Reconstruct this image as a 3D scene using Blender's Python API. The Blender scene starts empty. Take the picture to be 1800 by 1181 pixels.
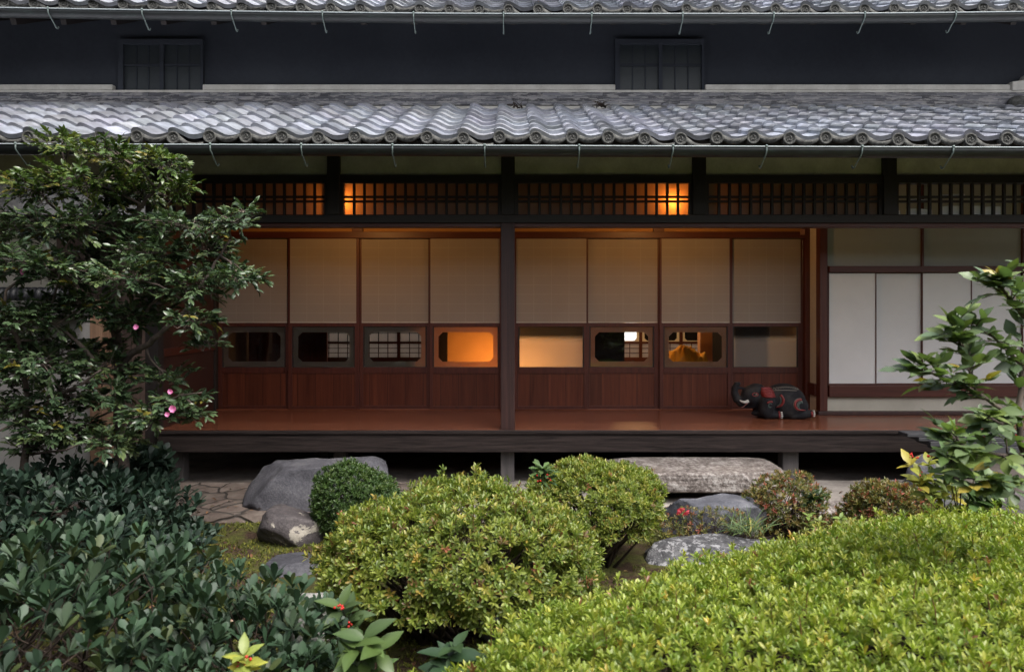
import bpy, bmesh, math, random
import numpy as np
from mathutils import Vector, Matrix, Euler, noise
from mathutils.bvhtree import BVHTree
R = math.radians
random.seed(7); RNG = np.random.default_rng(11)
sc = bpy.context.scene
COL = sc.collection

# ------------------------------------------------------------------ camera, sky, sun, exposure
F, CZ, HY = 1287.0, 1.54, 545.0          # focal length in photo pixels, eye height, horizon row
cd = bpy.data.cameras.new('camera'); cam = bpy.data.objects.new('camera', cd); COL.objects.link(cam)
cd.sensor_width = 36.0; cd.lens = 36.0 * F / 1800.0
cam.location = (0, 0, CZ); cam.rotation_euler = (R(90), 0, 0)
cd.shift_y = -(590.5 - HY) / 1800.0
cd.clip_start = 0.05; cd.clip_end = 500
cd.dof.use_dof = True; cd.dof.focus_distance = 6.6; cd.dof.aperture_fstop = 3.5
sc.camera = cam

SUN_EL, SUN_AZ = R(60), R(142)           # azimuth clockwise from +Y: light from behind the camera, a little to the right
w = bpy.data.worlds.new('World'); sc.world = w; w.use_nodes = True
nt = w.node_tree; bg = nt.nodes['Background']
sky = nt.nodes.new('ShaderNodeTexSky'); sky.sky_type = 'NISHITA'; sky.sun_disc = False
sky.sun_elevation = SUN_EL; sky.sun_rotation = SUN_AZ; sky.dust_density = 6.0; sky.air_density = 1.0; sky.ozone_density = 1.0
hs = nt.nodes.new('ShaderNodeHueSaturation'); hs.inputs['Saturation'].default_value = 0.45
nt.links.new(sky.outputs[0], hs.inputs['Color']); nt.links.new(hs.outputs[0], bg.inputs[0]); bg.inputs[1].default_value = 0.13
sd = bpy.data.lights.new('sun', 'SUN'); sd.energy = 1.0; sd.angle = R(40); sd.color = (1.0, 0.97, 0.92)
sun = bpy.data.objects.new('sun', sd); COL.objects.link(sun)
dv = Vector((math.sin(SUN_AZ) * math.cos(SUN_EL), math.cos(SUN_AZ) * math.cos(SUN_EL), math.sin(SUN_EL)))
sun.rotation_euler = dv.to_track_quat('Z', 'Y').to_euler()
sc.view_settings.view_transform = 'Standard'; sc.view_settings.look = 'None'
sc.view_settings.gamma = 1.0; sc.view_settings.exposure = 1.35
sc.cycles.use_denoising = True
sc.cycles.max_bounces = 8; sc.cycles.transparent_max_bounces = 12
sc.cycles.sample_clamp_indirect = 4.0

# ------------------------------------------------------------------ helpers
def X(px, Y): return (px - 900.0) * Y / F
def Z(py, Y): return CZ + (HY - py) * Y / F
def P(px, py, Y): return Vector((X(px, Y), Y, Z(py, Y)))

def link(o, parent=None):
    COL.objects.link(o)
    if parent is not None: o.parent = parent
    return o
def tag(o, label=None, cat=None, group=None, kind=None):
    if label: o['label'] = label
    if cat: o['category'] = cat
    if group: o['group'] = group
    if kind: o['kind'] = kind
    return o
def empty(name, loc=(0, 0, 0)):
    o = bpy.data.objects.new(name, None); o.location = loc; o.empty_display_size = 0.1
    return link(o)
def adopt(o, root):
    """parent keeping the world-space mesh where it is"""
    o.parent = root; o.matrix_parent_inverse = Matrix.Translation(root.location).inverted()
    return o

class MB:
    def __init__(s): s.v = []; s.f = []
    def box(s, x0, x1, y0, y1, z0, z1):
        n = len(s.v)
        s.v += [(x0,y0,z0),(x1,y0,z0),(x1,y1,z0),(x0,y1,z0),(x0,y0,z1),(x1,y0,z1),(x1,y1,z1),(x0,y1,z1)]
        s.f += [(n,n+3,n+2,n+1),(n+4,n+5,n+6,n+7),(n,n+1,n+5,n+4),(n+1,n+2,n+6,n+5),(n+2,n+3,n+7,n+6),(n+3,n,n+4,n+7)]
        return s
    def prism(s, pts, y0, y1):
        """polygon in XZ (counter-clockwise seen from -Y) from y0 to y1"""
        n = len(s.v); k = len(pts)
        s.v += [(x, y0, z) for x, z in pts] + [(x, y1, z) for x, z in pts]
        s.f.append(tuple(range(n, n+k))); s.f.append(tuple(range(n+2*k-1, n+k-1, -1)))
        for i in range(k):
            j = (i+1) % k; s.f.append((n+i, n+k+i, n+k+j, n+j))
        return s
    def tube(s, pts, r, sides=6, cap=True):
        pts = [Vector(p) for p in pts]; k = len(pts)
        rs = r if hasattr(r, '__len__') else [r]*k
        t0 = (pts[1]-pts[0]).normalized()
        a = t0.orthogonal().normalized(); n = len(s.v)
        for i, p in enumerate(pts):
            t = (pts[min(i+1,k-1)]-pts[max(i-1,0)])
            t = t.normalized() if t.length > 1e-9 else t0
            a = (a - t*a.dot(t)); a = a.normalized() if a.length > 1e-6 else t.orthogonal().normalized()
            b = t.cross(a)
            for j in range(sides):
                an = 2*math.pi*j/sides
                s.v.append(tuple(p + (a*math.cos(an)+b*math.sin(an))*rs[i]))
        for i in range(k-1):
            for j in range(sides):
                j2 = (j+1) % sides
                s.f.append((n+i*sides+j, n+i*sides+j2, n+(i+1)*sides+j2, n+(i+1)*sides+j))
        if cap:
            s.f.append(tuple(n+j for j in range(sides-1,-1,-1))); s.f.append(tuple(n+(k-1)*sides+j for j in range(sides)))
        return s
    def ball(s, c, r, seg=8, rings=6):
        rx, ry, rz = r if hasattr(r, '__len__') else (r, r, r)
        n = len(s.v); c = Vector(c)
        s.v.append((c.x, c.y, c.z+rz))
        for i in range(1, rings):
            th = math.pi*i/rings
            for j in range(seg):
                ph = 2*math.pi*j/seg
                s.v.append((c.x+rx*math.sin(th)*math.cos(ph), c.y+ry*math.sin(th)*math.sin(ph), c.z+rz*math.cos(th)))
        s.v.append((c.x, c.y, c.z-rz)); e = len(s.v)-1
        for j in range(seg):
            j2 = (j+1) % seg
            s.f.append((n, n+1+j, n+1+j2))
            for i in range(rings-2): s.f.append((n+1+i*seg+j, n+1+(i+1)*seg+j, n+1+(i+1)*seg+j2, n+1+i*seg+j2))
            s.f.append((e, n+1+(rings-2)*seg+j2, n+1+(rings-2)*seg+j))
        return s
    def build(s, name, mat, parent=None, bevel=0, smooth=False):
        me = bpy.data.meshes.new(name); me.from_pydata(s.v, [], s.f); me.update()
        if smooth: me.polygons.foreach_set('use_smooth', [True]*len(me.polygons))
        if mat: me.materials.append(mat)
        o = bpy.data.objects.new(name, me); link(o, parent)
        if bevel:
            b = o.modifiers.new('bevel', 'BEVEL'); b.width = bevel; b.segments = 2; b.limit_method = 'ANGLE'; b.angle_limit = R(50)
        return o

def np_mesh(name, V, Q, mat, parent=None, col=None, smooth=True):
    V = np.asarray(V, np.float32); Q = np.asarray(Q, np.int32)
    me = bpy.data.meshes.new(name)
    me.vertices.add(len(V)); me.vertices.foreach_set('co', V.ravel())
    k = Q.shape[1]
    me.loops.add(Q.size); me.loops.foreach_set('vertex_index', Q.ravel())
    me.polygons.add(len(Q)); me.polygons.foreach_set('loop_start', np.arange(0, Q.size, k, dtype=np.int32))
    if smooth: me.polygons.foreach_set('use_smooth', np.ones(len(Q), bool))
    me.update(calc_edges=True)
    if col is not None:
        a = me.color_attributes.new('tint', 'FLOAT_COLOR', 'POINT')
        c4 = np.ones((len(V), 4), np.float32); c4[:, :3] = col; a.data.foreach_set('color', c4.ravel())
    if mat: me.materials.append(mat)
    return link(bpy.data.objects.new(name, me), parent)

# ------------------------------------------------------------------ materials
def new_mat(name):
    m = bpy.data.materials.new(name); m.use_nodes = True
    t = m.node_tree; b = t.nodes['Principled BSDF']; return m, t, b
def N(t, typ, **kw):
    n = t.nodes.new(typ)
    for k, v in kw.items(): setattr(n, k, v)
    return n
def ramp(t, stops):
    r = N(t, 'ShaderNodeValToRGB'); e = r.color_ramp.elements
    while len(e) < len(stops): e.new(0.5)
    for i, (p, c) in enumerate(stops):
        e[i].position = p; e[i].color = (*c, 1)
    return r
def coords(t, scale, rot=(0,0,0)):
    tc = N(t, 'ShaderNodeTexCoord'); mp = N(t, 'ShaderNodeMapping')
    mp.inputs['Scale'].default_value = scale; mp.inputs['Rotation'].default_value = rot
    t.links.new(tc.outputs['Object'], mp.inputs['Vector']); return mp.outputs[0]
def noise_tex(t, vec, scale, detail=6, rough=0.6, dist=0.0):
    n = N(t, 'ShaderNodeTexNoise'); n.inputs['Scale'].default_value = scale; n.inputs['Detail'].default_value = detail
    n.inputs['Roughness'].default_value = rough; n.inputs['Distortion'].default_value = dist
    t.links.new(vec, n.inputs['Vector']); return n.outputs['Fac']
def bump(t, b, h, strength=0.3, dist=0.01):
    n = N(t, 'ShaderNodeBump'); n.inputs['Strength'].default_value = strength; n.inputs['Distance'].default_value = dist
    t.links.new(h, n.inputs['Height']); t.links.new(n.outputs[0], b.inputs['Normal'])
def mixc(t, fac, a, b, mode='MIX'):
    m = N(t, 'ShaderNodeMix', data_type='RGBA', blend_type=mode)
    if isinstance(fac, (int, float)): m.inputs[0].default_value = fac
    else: t.links.new(fac, m.inputs[0])
    for sck, v in ((m.inputs[6], a), (m.inputs[7], b)):
        if isinstance(v, tuple): sck.default_value = (*v, 1)
        else: t.links.new(v, sck)
    return m.outputs[2]

def wood(name, c1, c2, axis='x', rough=0.5, grain=1.0, board=0.0, bs=0.25, spec=0.5):
    """stretched-noise grain along an axis; board > 0 gives each plank of that width (across the grain) its own tone"""
    m, t, b = new_mat(name)
    s = {'x': (0.6, 14, 14), 'z': (14, 14, 0.6), 'y': (14, 0.6, 14)}[axis]
    v = coords(t, s)
    f1 = noise_tex(t, v, 2.2*grain, 8, 0.62, 0.6)
    f2 = noise_tex(t, v, 9.0*grain, 4, 0.6)
    mm = N(t, 'ShaderNodeMath', operation='MULTIPLY_ADD'); t.links.new(f2, mm.inputs[0]); mm.inputs[1].default_value = 0.35
    t.links.new(f1, mm.inputs[2])
    r = ramp(t, [(0.45, c1), (0.9, c2)]); t.links.new(mm.outputs[0], r.inputs[0])
    colr = r.outputs[0]
    if board:
        ob = coords(t, (1,1,1)); sx = N(t, 'ShaderNodeSeparateXYZ'); t.links.new(ob, sx.inputs[0])
        d = N(t, 'ShaderNodeMath', operation='DIVIDE'); t.links.new(sx.outputs[{'x':1,'z':0,'y':0}[axis]], d.inputs[0]); d.inputs[1].default_value = board
        fl = N(t, 'ShaderNodeMath', operation='FLOOR'); t.links.new(d.outputs[0], fl.inputs[0])
        wn = N(t, 'ShaderNodeTexWhiteNoise', noise_dimensions='1D'); t.links.new(fl.outputs[0], wn.inputs['W'])
        mr = N(t, 'ShaderNodeMapRange'); t.links.new(wn.outputs[0], mr.inputs[0]); mr.inputs[3].default_value = 0.8; mr.inputs[4].default_value = 1.15
        mx = N(t, 'ShaderNodeVectorMath', operation='SCALE'); t.links.new(colr, mx.inputs[0]); t.links.new(mr.outputs[0], mx.inputs[3]); colr = mx.outputs[0]
        fr = N(t, 'ShaderNodeMath', operation='FRACT'); t.links.new(d.outputs[0], fr.inputs[0])
        lt = N(t, 'ShaderNodeMath', operation='LESS_THAN'); t.links.new(fr.outputs[0], lt.inputs[0]); lt.inputs[1].default_value = 0.025
        colr = mixc(t, lt.outputs[0], colr, tuple(x*0.35 for x in c1))
    t.links.new(colr, b.inputs['Base Color'])
    rr = N(t, 'ShaderNodeMapRange'); t.links.new(f1, rr.inputs[0]); rr.inputs[3].default_value = rough*0.8; rr.inputs[4].default_value = min(1, rough*1.25)
    t.links.new(rr.outputs[0], b.inputs['Roughness']); b.inputs['Specular IOR Level'].default_value = spec
    bump(t, b, mm.outputs[0], bs, 0.004)
    return m

def mottled(name, c1, c2, scale=6, rough=0.85, bs=0.3, fine=60, c3=None, spec=0.3, bd=0.004):
    m, t, b = new_mat(name)
    v = coords(t, (1,1,1))
    f = noise_tex(t, v, scale, 8, 0.62); g = noise_tex(t, v, fine, 4, 0.6)
    r = ramp(t, [(0.35, c1), (0.68, c2)] if c3 is None else [(0.32, c1), (0.5, c2), (0.7, c3)])
    mm = N(t, 'ShaderNodeMath', operation='MULTIPLY_ADD'); t.links.new(g, mm.inputs[0]); mm.inputs[1].default_value = 0.3
    sb = N(t, 'ShaderNodeMath', operation='SUBTRACT'); t.links.new(f, sb.inputs[0]); sb.inputs[1].default_value = 0.15
    t.links.new(sb.outputs[0], mm.inputs[2]); t.links.new(mm.outputs[0], r.inputs[0])
    t.links.new(r.outputs[0], b.inputs['Base Color']); b.inputs['Roughness'].default_value = rough
    b.inputs['Specular IOR Level'].default_value = spec
    bump(t, b, mm.outputs[0], bs, bd)
    return m

def stone_mat(name, dark, mid, light, lichen=None, lich_amt=0.62, scale=5, spk=90, rough=0.8, sw=0.45):
    m, t, b = new_mat(name); v = coords(t, (1,1,1))
    f = noise_tex(t, v, scale, 9, 0.65); sp = noise_tex(t, v, spk, 3, 0.7)
    r = ramp(t, [(0.3, dark), (0.5, mid), (0.75, light)]); 
    mm = N(t, 'ShaderNodeMath', operation='MULTIPLY_ADD'); t.links.new(sp, mm.inputs[0]); mm.inputs[1].default_value = sw
    sb = N(t, 'ShaderNodeMath', operation='SUBTRACT'); t.links.new(f, sb.inputs[0]); sb.inputs[1].default_value = sw*0.5
    t.links.new(sb.outputs[0], mm.inputs[2]); t.links.new(mm.outputs[0], r.inputs[0])
    c = r.outputs[0]
    if lichen:
        lf = noise_tex(t, v, scale*1.3, 10, 0.72, 0.4)
        lr = ramp(t, [(lich_amt, (0,0,0)), (lich_amt+0.03, (1,1,1))]); t.links.new(lf, lr.inputs[0])
        c = mixc(t, lr.outputs[0], c, lichen)
    t.links.new(c, b.inputs['Base Color']); b.inputs['Roughness'].default_value = rough; b.inputs['Specular IOR Level'].default_value = 0.35
    bump(t, b, mm.outputs[0], 0.8, 0.012)
    return m

def leaf_mat(name, rough=0.4, trans=0.25, spec=0.5, bright=1.0):
    m, t, b = new_mat(name)
    a = N(t, 'ShaderNodeVertexColor', layer_name='tint')
    t.links.new(a.outputs[0], b.inputs['Base Color']); b.inputs['Roughness'].default_value = rough
    b.inputs['Specular IOR Level'].default_value = spec
    tr = N(t, 'ShaderNodeBsdfTranslucent'); g = N(t, 'ShaderNodeVectorMath', operation='MULTIPLY')
    t.links.new(a.outputs[0], g.inputs[0]); g.inputs[1].default_value = (1.3, 1.5, 0.6); t.links.new(g.outputs[0], tr.inputs[0])
    mx = N(t, 'ShaderNodeMixShader'); mx.inputs[0].default_value = trans
    t.links.new(b.outputs[0], mx.inputs[1]); t.links.new(tr.outputs[0], mx.inputs[2])
    t.links.new(mx.outputs[0], t.nodes['Material Output'].inputs[0])
    return m

def paper_mat(name, colr, trans=0.4, grid=None, gcol=None, tcol=None, weave=True):
    """thin paper: diffuse plus translucency; grid=(x0, dx, z0, dz, line) shows the pasted joints"""
    m, t, b = new_mat(name); v = coords(t, (1,1,1))
    f = noise_tex(t, v, 3, 6, 0.6); fine = noise_tex(t, coords(t, (300, 300, 60)), 1.0, 3, 0.6)
    r = ramp(t, [(0.3, tuple(c*0.92 for c in colr)), (0.7, colr)]); t.links.new(f, r.inputs[0]); c = r.outputs[0]
    if grid:
        x0, dx, z0, dz, ln = grid
        sx = N(t, 'ShaderNodeSeparateXYZ'); t.links.new(v, sx.inputs[0]); ors = []
        for out, o0, d in ((0, x0, dx), (2, z0, dz)):
            s1 = N(t, 'ShaderNodeMath', operation='SUBTRACT'); t.links.new(sx.outputs[out], s1.inputs[0]); s1.inputs[1].default_value = o0
            d1 = N(t, 'ShaderNodeMath', operation='DIVIDE'); t.links.new(s1.outputs[0], d1.inputs[0]); d1.inputs[1].default_value = d
            fr = N(t, 'ShaderNodeMath', operation='FRACT'); t.links.new(d1.outputs[0], fr.inputs[0])
            lt = N(t, 'ShaderNodeMath', operation='LESS_THAN'); t.links.new(fr.outputs[0], lt.inputs[0]); lt.inputs[1].default_value = ln/d
            ors.append(lt.outputs[0])
        mxm = N(t, 'ShaderNodeMath', operation='MAXIMUM'); t.links.new(ors[0], mxm.inputs[0]); t.links.new(ors[1], mxm.inputs[1])
        md = N(t, 'ShaderNodeMath', operation='MULTIPLY'); t.links.new(mxm.outputs[0], md.inputs[0]); t.links.new(f, md.inputs[1])
        c = mixc(t, md.outputs[0], c, gcol)
    t.links.new(c, b.inputs['Base Color']); b.inputs['Roughness'].default_value = 0.9; b.inputs['Specular IOR Level'].default_value = 0.15
    if weave: bump(t, b, fine, 0.15, 0.002)
    tr = N(t, 'ShaderNodeBsdfTranslucent')
    tr.inputs[0].default_value = (*(tcol or colr), 1)
    mx = N(t, 'ShaderNodeMixShader'); mx.inputs[0].default_value = trans
    t.links.new(b.outputs[0], mx.inputs[1]); t.links.new(tr.outputs[0], mx.inputs[2]); t.links.new(mx.outputs[0], t.nodes['Material Output'].inputs[0])
    return m

def glass_mat(name, tint=(0.93, 0.95, 0.94), etched=None):
    """clear pane (transparent + mirror by Fresnel); etched=(z0, z1) frosts the pane below z0, fading out by z1"""
    m, t, b = new_mat(name); t.nodes.remove(b)
    tp = N(t, 'ShaderNodeBsdfTransparent'); tp.inputs[0].default_value = (*tint, 1)
    gl = N(t, 'ShaderNodeBsdfGlossy'); gl.inputs['Roughness'].default_value = 0.03; gl.inputs[0].default_value = (0.9, 0.9, 0.9, 1)
    fr = N(t, 'ShaderNodeFresnel'); fr.inputs[0].default_value = 1.5
    nz = noise_tex(t, coords(t, (1,1,1)), 2.5, 2, 0.5); bm = N(t, 'ShaderNodeBump'); bm.inputs['Strength'].default_value = 0.15; bm.inputs['Distance'].default_value = 0.02
    t.links.new(nz, bm.inputs['Height']); t.links.new(bm.outputs[0], gl.inputs['Normal'])
    mx = N(t, 'ShaderNodeMixShader'); t.links.new(fr.outputs[0], mx.inputs[0]); t.links.new(tp.outputs[0], mx.inputs[1]); t.links.new(gl.outputs[0], mx.inputs[2])
    out = mx.outputs[0]
    if etched:
        df = N(t, 'ShaderNodeBsdfDiffuse'); df.inputs[0].default_value = (0.36, 0.345, 0.325, 1)
        tl = N(t, 'ShaderNodeBsdfTranslucent'); tl.inputs[0].default_value = (0.75, 0.7, 0.62, 1)
        m2 = N(t, 'ShaderNodeMixShader'); m2.inputs[0].default_value = 0.6; t.links.new(df.outputs[0], m2.inputs[1]); t.links.new(tl.outputs[0], m2.inputs[2])
        sx = N(t, 'ShaderNodeSeparateXYZ'); t.links.new(coords(t, (1,1,1)), sx.inputs[0])
        mr = N(t, 'ShaderNodeMapRange', interpolation_type='SMOOTHSTEP'); t.links.new(sx.outputs[2], mr.inputs[0])
        mr.inputs[1].default_value = etched[0]; mr.inputs[2].default_value = etched[1]; mr.inputs[3].default_value = 0.93; mr.inputs[4].default_value = 0.03
        m3 = N(t, 'ShaderNodeMixShader'); t.links.new(mr.outputs[0], m3.inputs[0]); t.links.new(out, m3.inputs[1]); t.links.new(m2.outputs[0], m3.inputs[2]); out = m3.outputs[0]
    t.links.new(out, t.nodes['Material Output'].inputs[0]); return m

def plain(name, c, rough=0.5, spec=0.5, metal=0.0):
    m, t, b = new_mat(name); b.inputs['Base Color'].default_value = (*c, 1); b.inputs['Roughness'].default_value = rough
    b.inputs['Specular IOR Level'].default_value = spec; b.inputs['Metallic'].default_value = metal
    v = coords(t, (1,1,1)); f = noise_tex(t, v, 25, 5, 0.6)
    c2 = mixc(t, f, tuple(x*0.75 for x in c), tuple(min(1, x*1.2) for x in c)); t.links.new(c2, b.inputs['Base Color'])
    return m

M = {}
M['darkwood_x'] = wood('dark_wood_horizontal', (0.010,0.008,0.008), (0.030,0.022,0.020), 'x', 0.6)
M['darkwood_z'] = wood('dark_wood_upright', (0.010,0.008,0.008), (0.030,0.022,0.020), 'z', 0.6)
M['redwood_x'] = wood('red_brown_wood_horizontal', (0.050,0.011,0.007), (0.10,0.024,0.013), 'x', 0.45)
M['redwood_z'] = wood('red_brown_wood_upright', (0.050,0.011,0.007), (0.10,0.024,0.013), 'z', 0.45)
M['post'] = wood('post_wood', (0.020,0.007,0.006), (0.058,0.022,0.018), 'z', 0.55, bs=0.4)
M['panel'] = wood('door_panel_wood', (0.068,0.015,0.007), (0.14,0.036,0.015), 'z', 0.4, 0.8, board=0.19)
M['floor'] = wood('veranda_floor_wood', (0.120,0.038,0.020), (0.26,0.094,0.050), 'x', 0.24, 1.0, board=0.135, bs=0.15)
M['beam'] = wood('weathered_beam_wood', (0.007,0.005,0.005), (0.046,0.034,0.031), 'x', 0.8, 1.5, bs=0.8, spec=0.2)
M['stilt'] = wood('weathered_stilt_wood', (0.045,0.040,0.040), (0.11,0.098,0.096), 'z', 0.8, bs=0.5)
M['boards'] = wood('side_board_wood', (0.022,0.007,0.005), (0.05,0.016,0.011), 'z', 0.6, board=0.2)
M['palewood'] = wood('pale_post_wood', (0.16,0.09,0.055), (0.30,0.18,0.115), 'z', 0.7)
M['oldboards'] = wood('old_brown_board_wood', (0.07,0.045,0.036), (0.15,0.10,0.08), 'z', 0.8, board=0.26)
M['plaster'] = mottled('cream_plaster', (0.44,0.40,0.33), (0.54,0.50,0.42), 2.5, 0.9, 0.15, 120)
M['band'] = mottled('pale_plaster_band', (0.52,0.50,0.46), (0.72,0.70,0.65), 4, 0.85, 0.3, 40)
M['greyplaster'] = mottled('grey_garden_wall_plaster', (0.26,0.25,0.25), (0.34,0.33,0.32), 2, 0.9, 0.2, 90)
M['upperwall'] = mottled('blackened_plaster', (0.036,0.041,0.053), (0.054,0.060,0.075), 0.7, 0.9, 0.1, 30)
M['window'] = plain('dull_window_glass', (0.034,0.042,0.048), 0.45, 0.5)
M['interior'] = mottled('dim_interior_plaster', (0.10,0.07,0.05), (0.15,0.10,0.07), 2, 0.9, 0.1)
M['ochre'] = mottled('ochre_interior_wall', (0.34,0.19,0.075), (0.42,0.24,0.10), 2, 0.85, 0.1)
M['blackwall'] = plain('flat_black_board', (0.012,0.011,0.011), 0.95, 0.1)  # flat black; stands in for the room's darkness on the backing boards
M['earth'] = mottled('dry_earth', (0.10,0.085,0.075), (0.20,0.175,0.155), 4, 0.95, 0.6, 60)

def tile_material(name, base, spread, rough):
    m, t, b = new_mat(name)
    a = N(t, 'ShaderNodeVertexColor', layer_name='tint'); v = coords(t, (1,1,1))
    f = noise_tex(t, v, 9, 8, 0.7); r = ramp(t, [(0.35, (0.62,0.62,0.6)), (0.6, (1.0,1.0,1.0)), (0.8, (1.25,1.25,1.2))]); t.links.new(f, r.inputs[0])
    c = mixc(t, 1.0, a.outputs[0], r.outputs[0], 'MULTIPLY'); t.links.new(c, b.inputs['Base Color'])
    rr = N(t, 'ShaderNodeMapRange'); t.links.new(f, rr.inputs[0]); rr.inputs[3].default_value = rough-0.12; rr.inputs[4].default_value = rough+0.2
    t.links.new(rr.outputs[0], b.inputs['Roughness']); b.inputs['Specular IOR Level'].default_value = 0.8; b.inputs['Metallic'].default_value = 0.55
    bump(t, b, f, 0.25, 0.004)
    return m
M['tile'] = tile_material('smoked_roof_tile', None, None, 0.33)
M['eavetile'] = stone_mat('weathered_eave_tile', (0.022,0.022,0.022), (0.062,0.062,0.058), (0.15,0.15,0.14), (0.26,0.27,0.23), 0.68, 14, 120)

def course_mat():
    m, t, b = new_mat('flat_ridge_tile_courses'); v = coords(t, (1,1,1))
    br = N(t, 'ShaderNodeTexBrick'); t.links.new(coords(t, (1,1,1), (R(90),0,0)), br.inputs['Vector'])
    br.inputs['Scale'].default_value = 1.0; br.inputs['Brick Width'].default_value = 0.30; br.inputs['Row Height'].default_value = 0.031
    br.inputs['Mortar Size'].default_value = 0.002; br.inputs['Bias'].default_value = 0.0
    br.inputs['Color1'].default_value = (0.04,0.04,0.05,1); br.inputs['Color2'].default_value = (0.20,0.20,0.225,1); br.inputs['Mortar'].default_value = (0.02,0.02,0.02,1)
    f = noise_tex(t, coords(t, (4, 4, 26)), 2.2, 8, 0.7); r = ramp(t, [(0.50, (0,0,0)), (0.56, (1,1,1))]); t.links.new(f, r.inputs[0])
    c = mixc(t, r.outputs[0], br.outputs[0], (0.30,0.29,0.29)); t.links.new(c, b.inputs['Base Color']); b.inputs['Roughness'].default_value = 0.6
    bump(t, b, f, 0.3, 0.004); return m
M['course'] = course_mat()
def copper_mat():
    m, t, b = new_mat('patinated_copper'); v = coords(t, (2, 10, 10)); f = noise_tex(t, v, 3, 9, 0.7)
    r = ramp(t, [(0.38, (0.006,0.006,0.007)), (0.6, (0.014,0.019,0.019)), (0.82, (0.07,0.12,0.10))]); t.links.new(f, r.inputs[0])
    t.links.new(r.outputs[0], b.inputs['Base Color']); b.inputs['Roughness'].default_value = 0.5; b.inputs['Specular IOR Level'].default_value = 0.6
    bump(t, b, f, 0.2, 0.003); return m
M['copper'] = copper_mat()
M['hook'] = plain('pale_copper_strap', (0.14,0.18,0.17), 0.5)
M['rim'] = plain('pale_gutter_rim', (0.30,0.34,0.35), 0.4, 0.5)  # rim paler than the gutter itself
M['paper'] = paper_mat('lattice_backing_paper', (0.22,0.17,0.14), 0.30, tcol=(0.85,0.58,0.34))
M['screenpaper'] = paper_mat('white_screen_cloth', (0.84,0.84,0.83), 0.1)
M['transompaper'] = paper_mat('aged_transom_paper', (0.40,0.41,0.38), 0.1)
M['borderpaper'] = paper_mat('window_border_paper', (0.28,0.225,0.19), 0.4, tcol=(0.8,0.55,0.35))
M['glass'] = glass_mat('old_window_glass')
M['shoji'] = paper_mat('interior_screen_paper', (0.62,0.54,0.48), 0.6)

# foliage
M['leaf_azalea'] = leaf_mat('azalea_leaf', 0.40, 0.30, 0.5)
M['leaf_gloss'] = leaf_mat('glossy_camellia_leaf', 0.26, 0.12, 0.6)
M['leaf_matte'] = leaf_mat('leathery_leaf', 0.52, 0.10, 0.4)
M['leaf_soft'] = leaf_mat('soft_broad_leaf', 0.4, 0.2, 0.45)
M['moss'] = leaf_mat('moss_tuft', 0.8, 0.2, 0.2)
M['bark'] = mottled('grey_brown_bark', (0.045,0.035,0.03), (0.16,0.125,0.105), 9, 0.9, 0.8, 70)
M['shoot'] = mottled('red_brown_shoot', (0.10,0.05,0.025), (0.20,0.11,0.05), 12, 0.8, 0.3, 80)
M['twig'] = mottled('dark_twig_bark', (0.018,0.013,0.010), (0.06,0.042,0.032), 12, 0.9, 0.6, 80)

# ------------------------------------------------------------------ leaf geometry
def leaf_template(rows, fold=0.25, curl=0.25):
    """rows: (t along, half width) per row; unit length along +X, blade in XY, face up +Z"""
    V = []
    for t_, wd in rows:
        z = -curl*t_*t_
        V += [(t_, -wd, z + fold*wd), (t_, 0, z), (t_, wd, z + fold*wd)]
    Q = []
    for i in range(len(rows)-1):
        a = 3*i; b = a+3
        Q += [(a, a+1, b+1, b), (a+1, a+2, b+2, b+1)]
    return np.array(V, np.float32), np.array(Q, np.int32)
T_AZ3 = leaf_template([(0,0.03),(0.38,0.13),(0.72,0.17),(1.0,0.03)], 0.35, 0.12)
T_AZ2 = leaf_template([(0,0.04),(0.6,0.17),(1.0,0.03)], 0.35, 0.10)
T_CAM = leaf_template([(0,0.03),(0.25,0.19),(0.6,0.21),(0.85,0.11),(1.0,0.012)], 0.30, 0.35)
T_OBO = leaf_template([(0,0.03),(0.35,0.12),(0.65,0.21),(0.88,0.17),(1.0,0.05)], 0.18, 0.08)
T_BIG = leaf_template([(0,0.02),(0.12,0.14),(0.35,0.24),(0.6,0.22),(0.85,0.10),(1.0,0.01)], 0.22, 0.30)
T_BRD = leaf_template([(0,0.02),(0.1,0.13),(0.3,0.27),(0.55,0.29),(0.8,0.16),(0.93,0.06),(1.0,0.008)], 0.16, 0.22)
T_BLADE = leaf_template([(0,0.02),(0.3,0.022),(0.6,0.02),(0.85,0.014),(1.0,0.003)], 0.3, 0.55)
T_TUFT = leaf_template([(0,0.10),(0.5,0.16),(1.0,0.02)], 0.2, 0.3)

def unit(a): return a / np.maximum(np.linalg.norm(a, axis=-1, keepdims=True), 1e-9)
def leaves(tpl, pos, dirv, up, length, col):
    """N leaves: base position, direction, approximate face normal, length, rgb -> verts, quads, colours"""
    V, Q = tpl; n = len(pos); k = len(V)
    d = unit(dirv); s = unit(np.cross(up, d)); u = np.cross(d, s)
    Vv = V[None]*length[:, None, None]
    out = pos[:, None] + Vv[..., 0:1]*d[:, None] + Vv[..., 1:2]*s[:, None] + Vv[..., 2:3]*u[:, None]
    q = (Q[None] + (np.arange(n)*k)[:, None, None]).reshape(-1, 4)
    c = np.repeat(col, k, axis=0)
    # slightly paler midrib row
    mid = np.tile(np.array([1.0, 1.18, 1.0]*(k//3)), n)[:, None]
    return out.reshape(-1, 3), q, c*mid
class Foliage:
    def __init__(s): s.V = []; s.Q = []; s.C = []; s.n = 0
    def add(s, vqc):
        V, Q, C = vqc; s.V.append(V); s.Q.append(Q+s.n); s.C.append(C); s.n += len(V)
    def build(s, name, mat, parent):
        return np_mesh(name, np.concatenate(s.V), np.concatenate(s.Q), mat, parent, np.concatenate(s.C))
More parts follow.
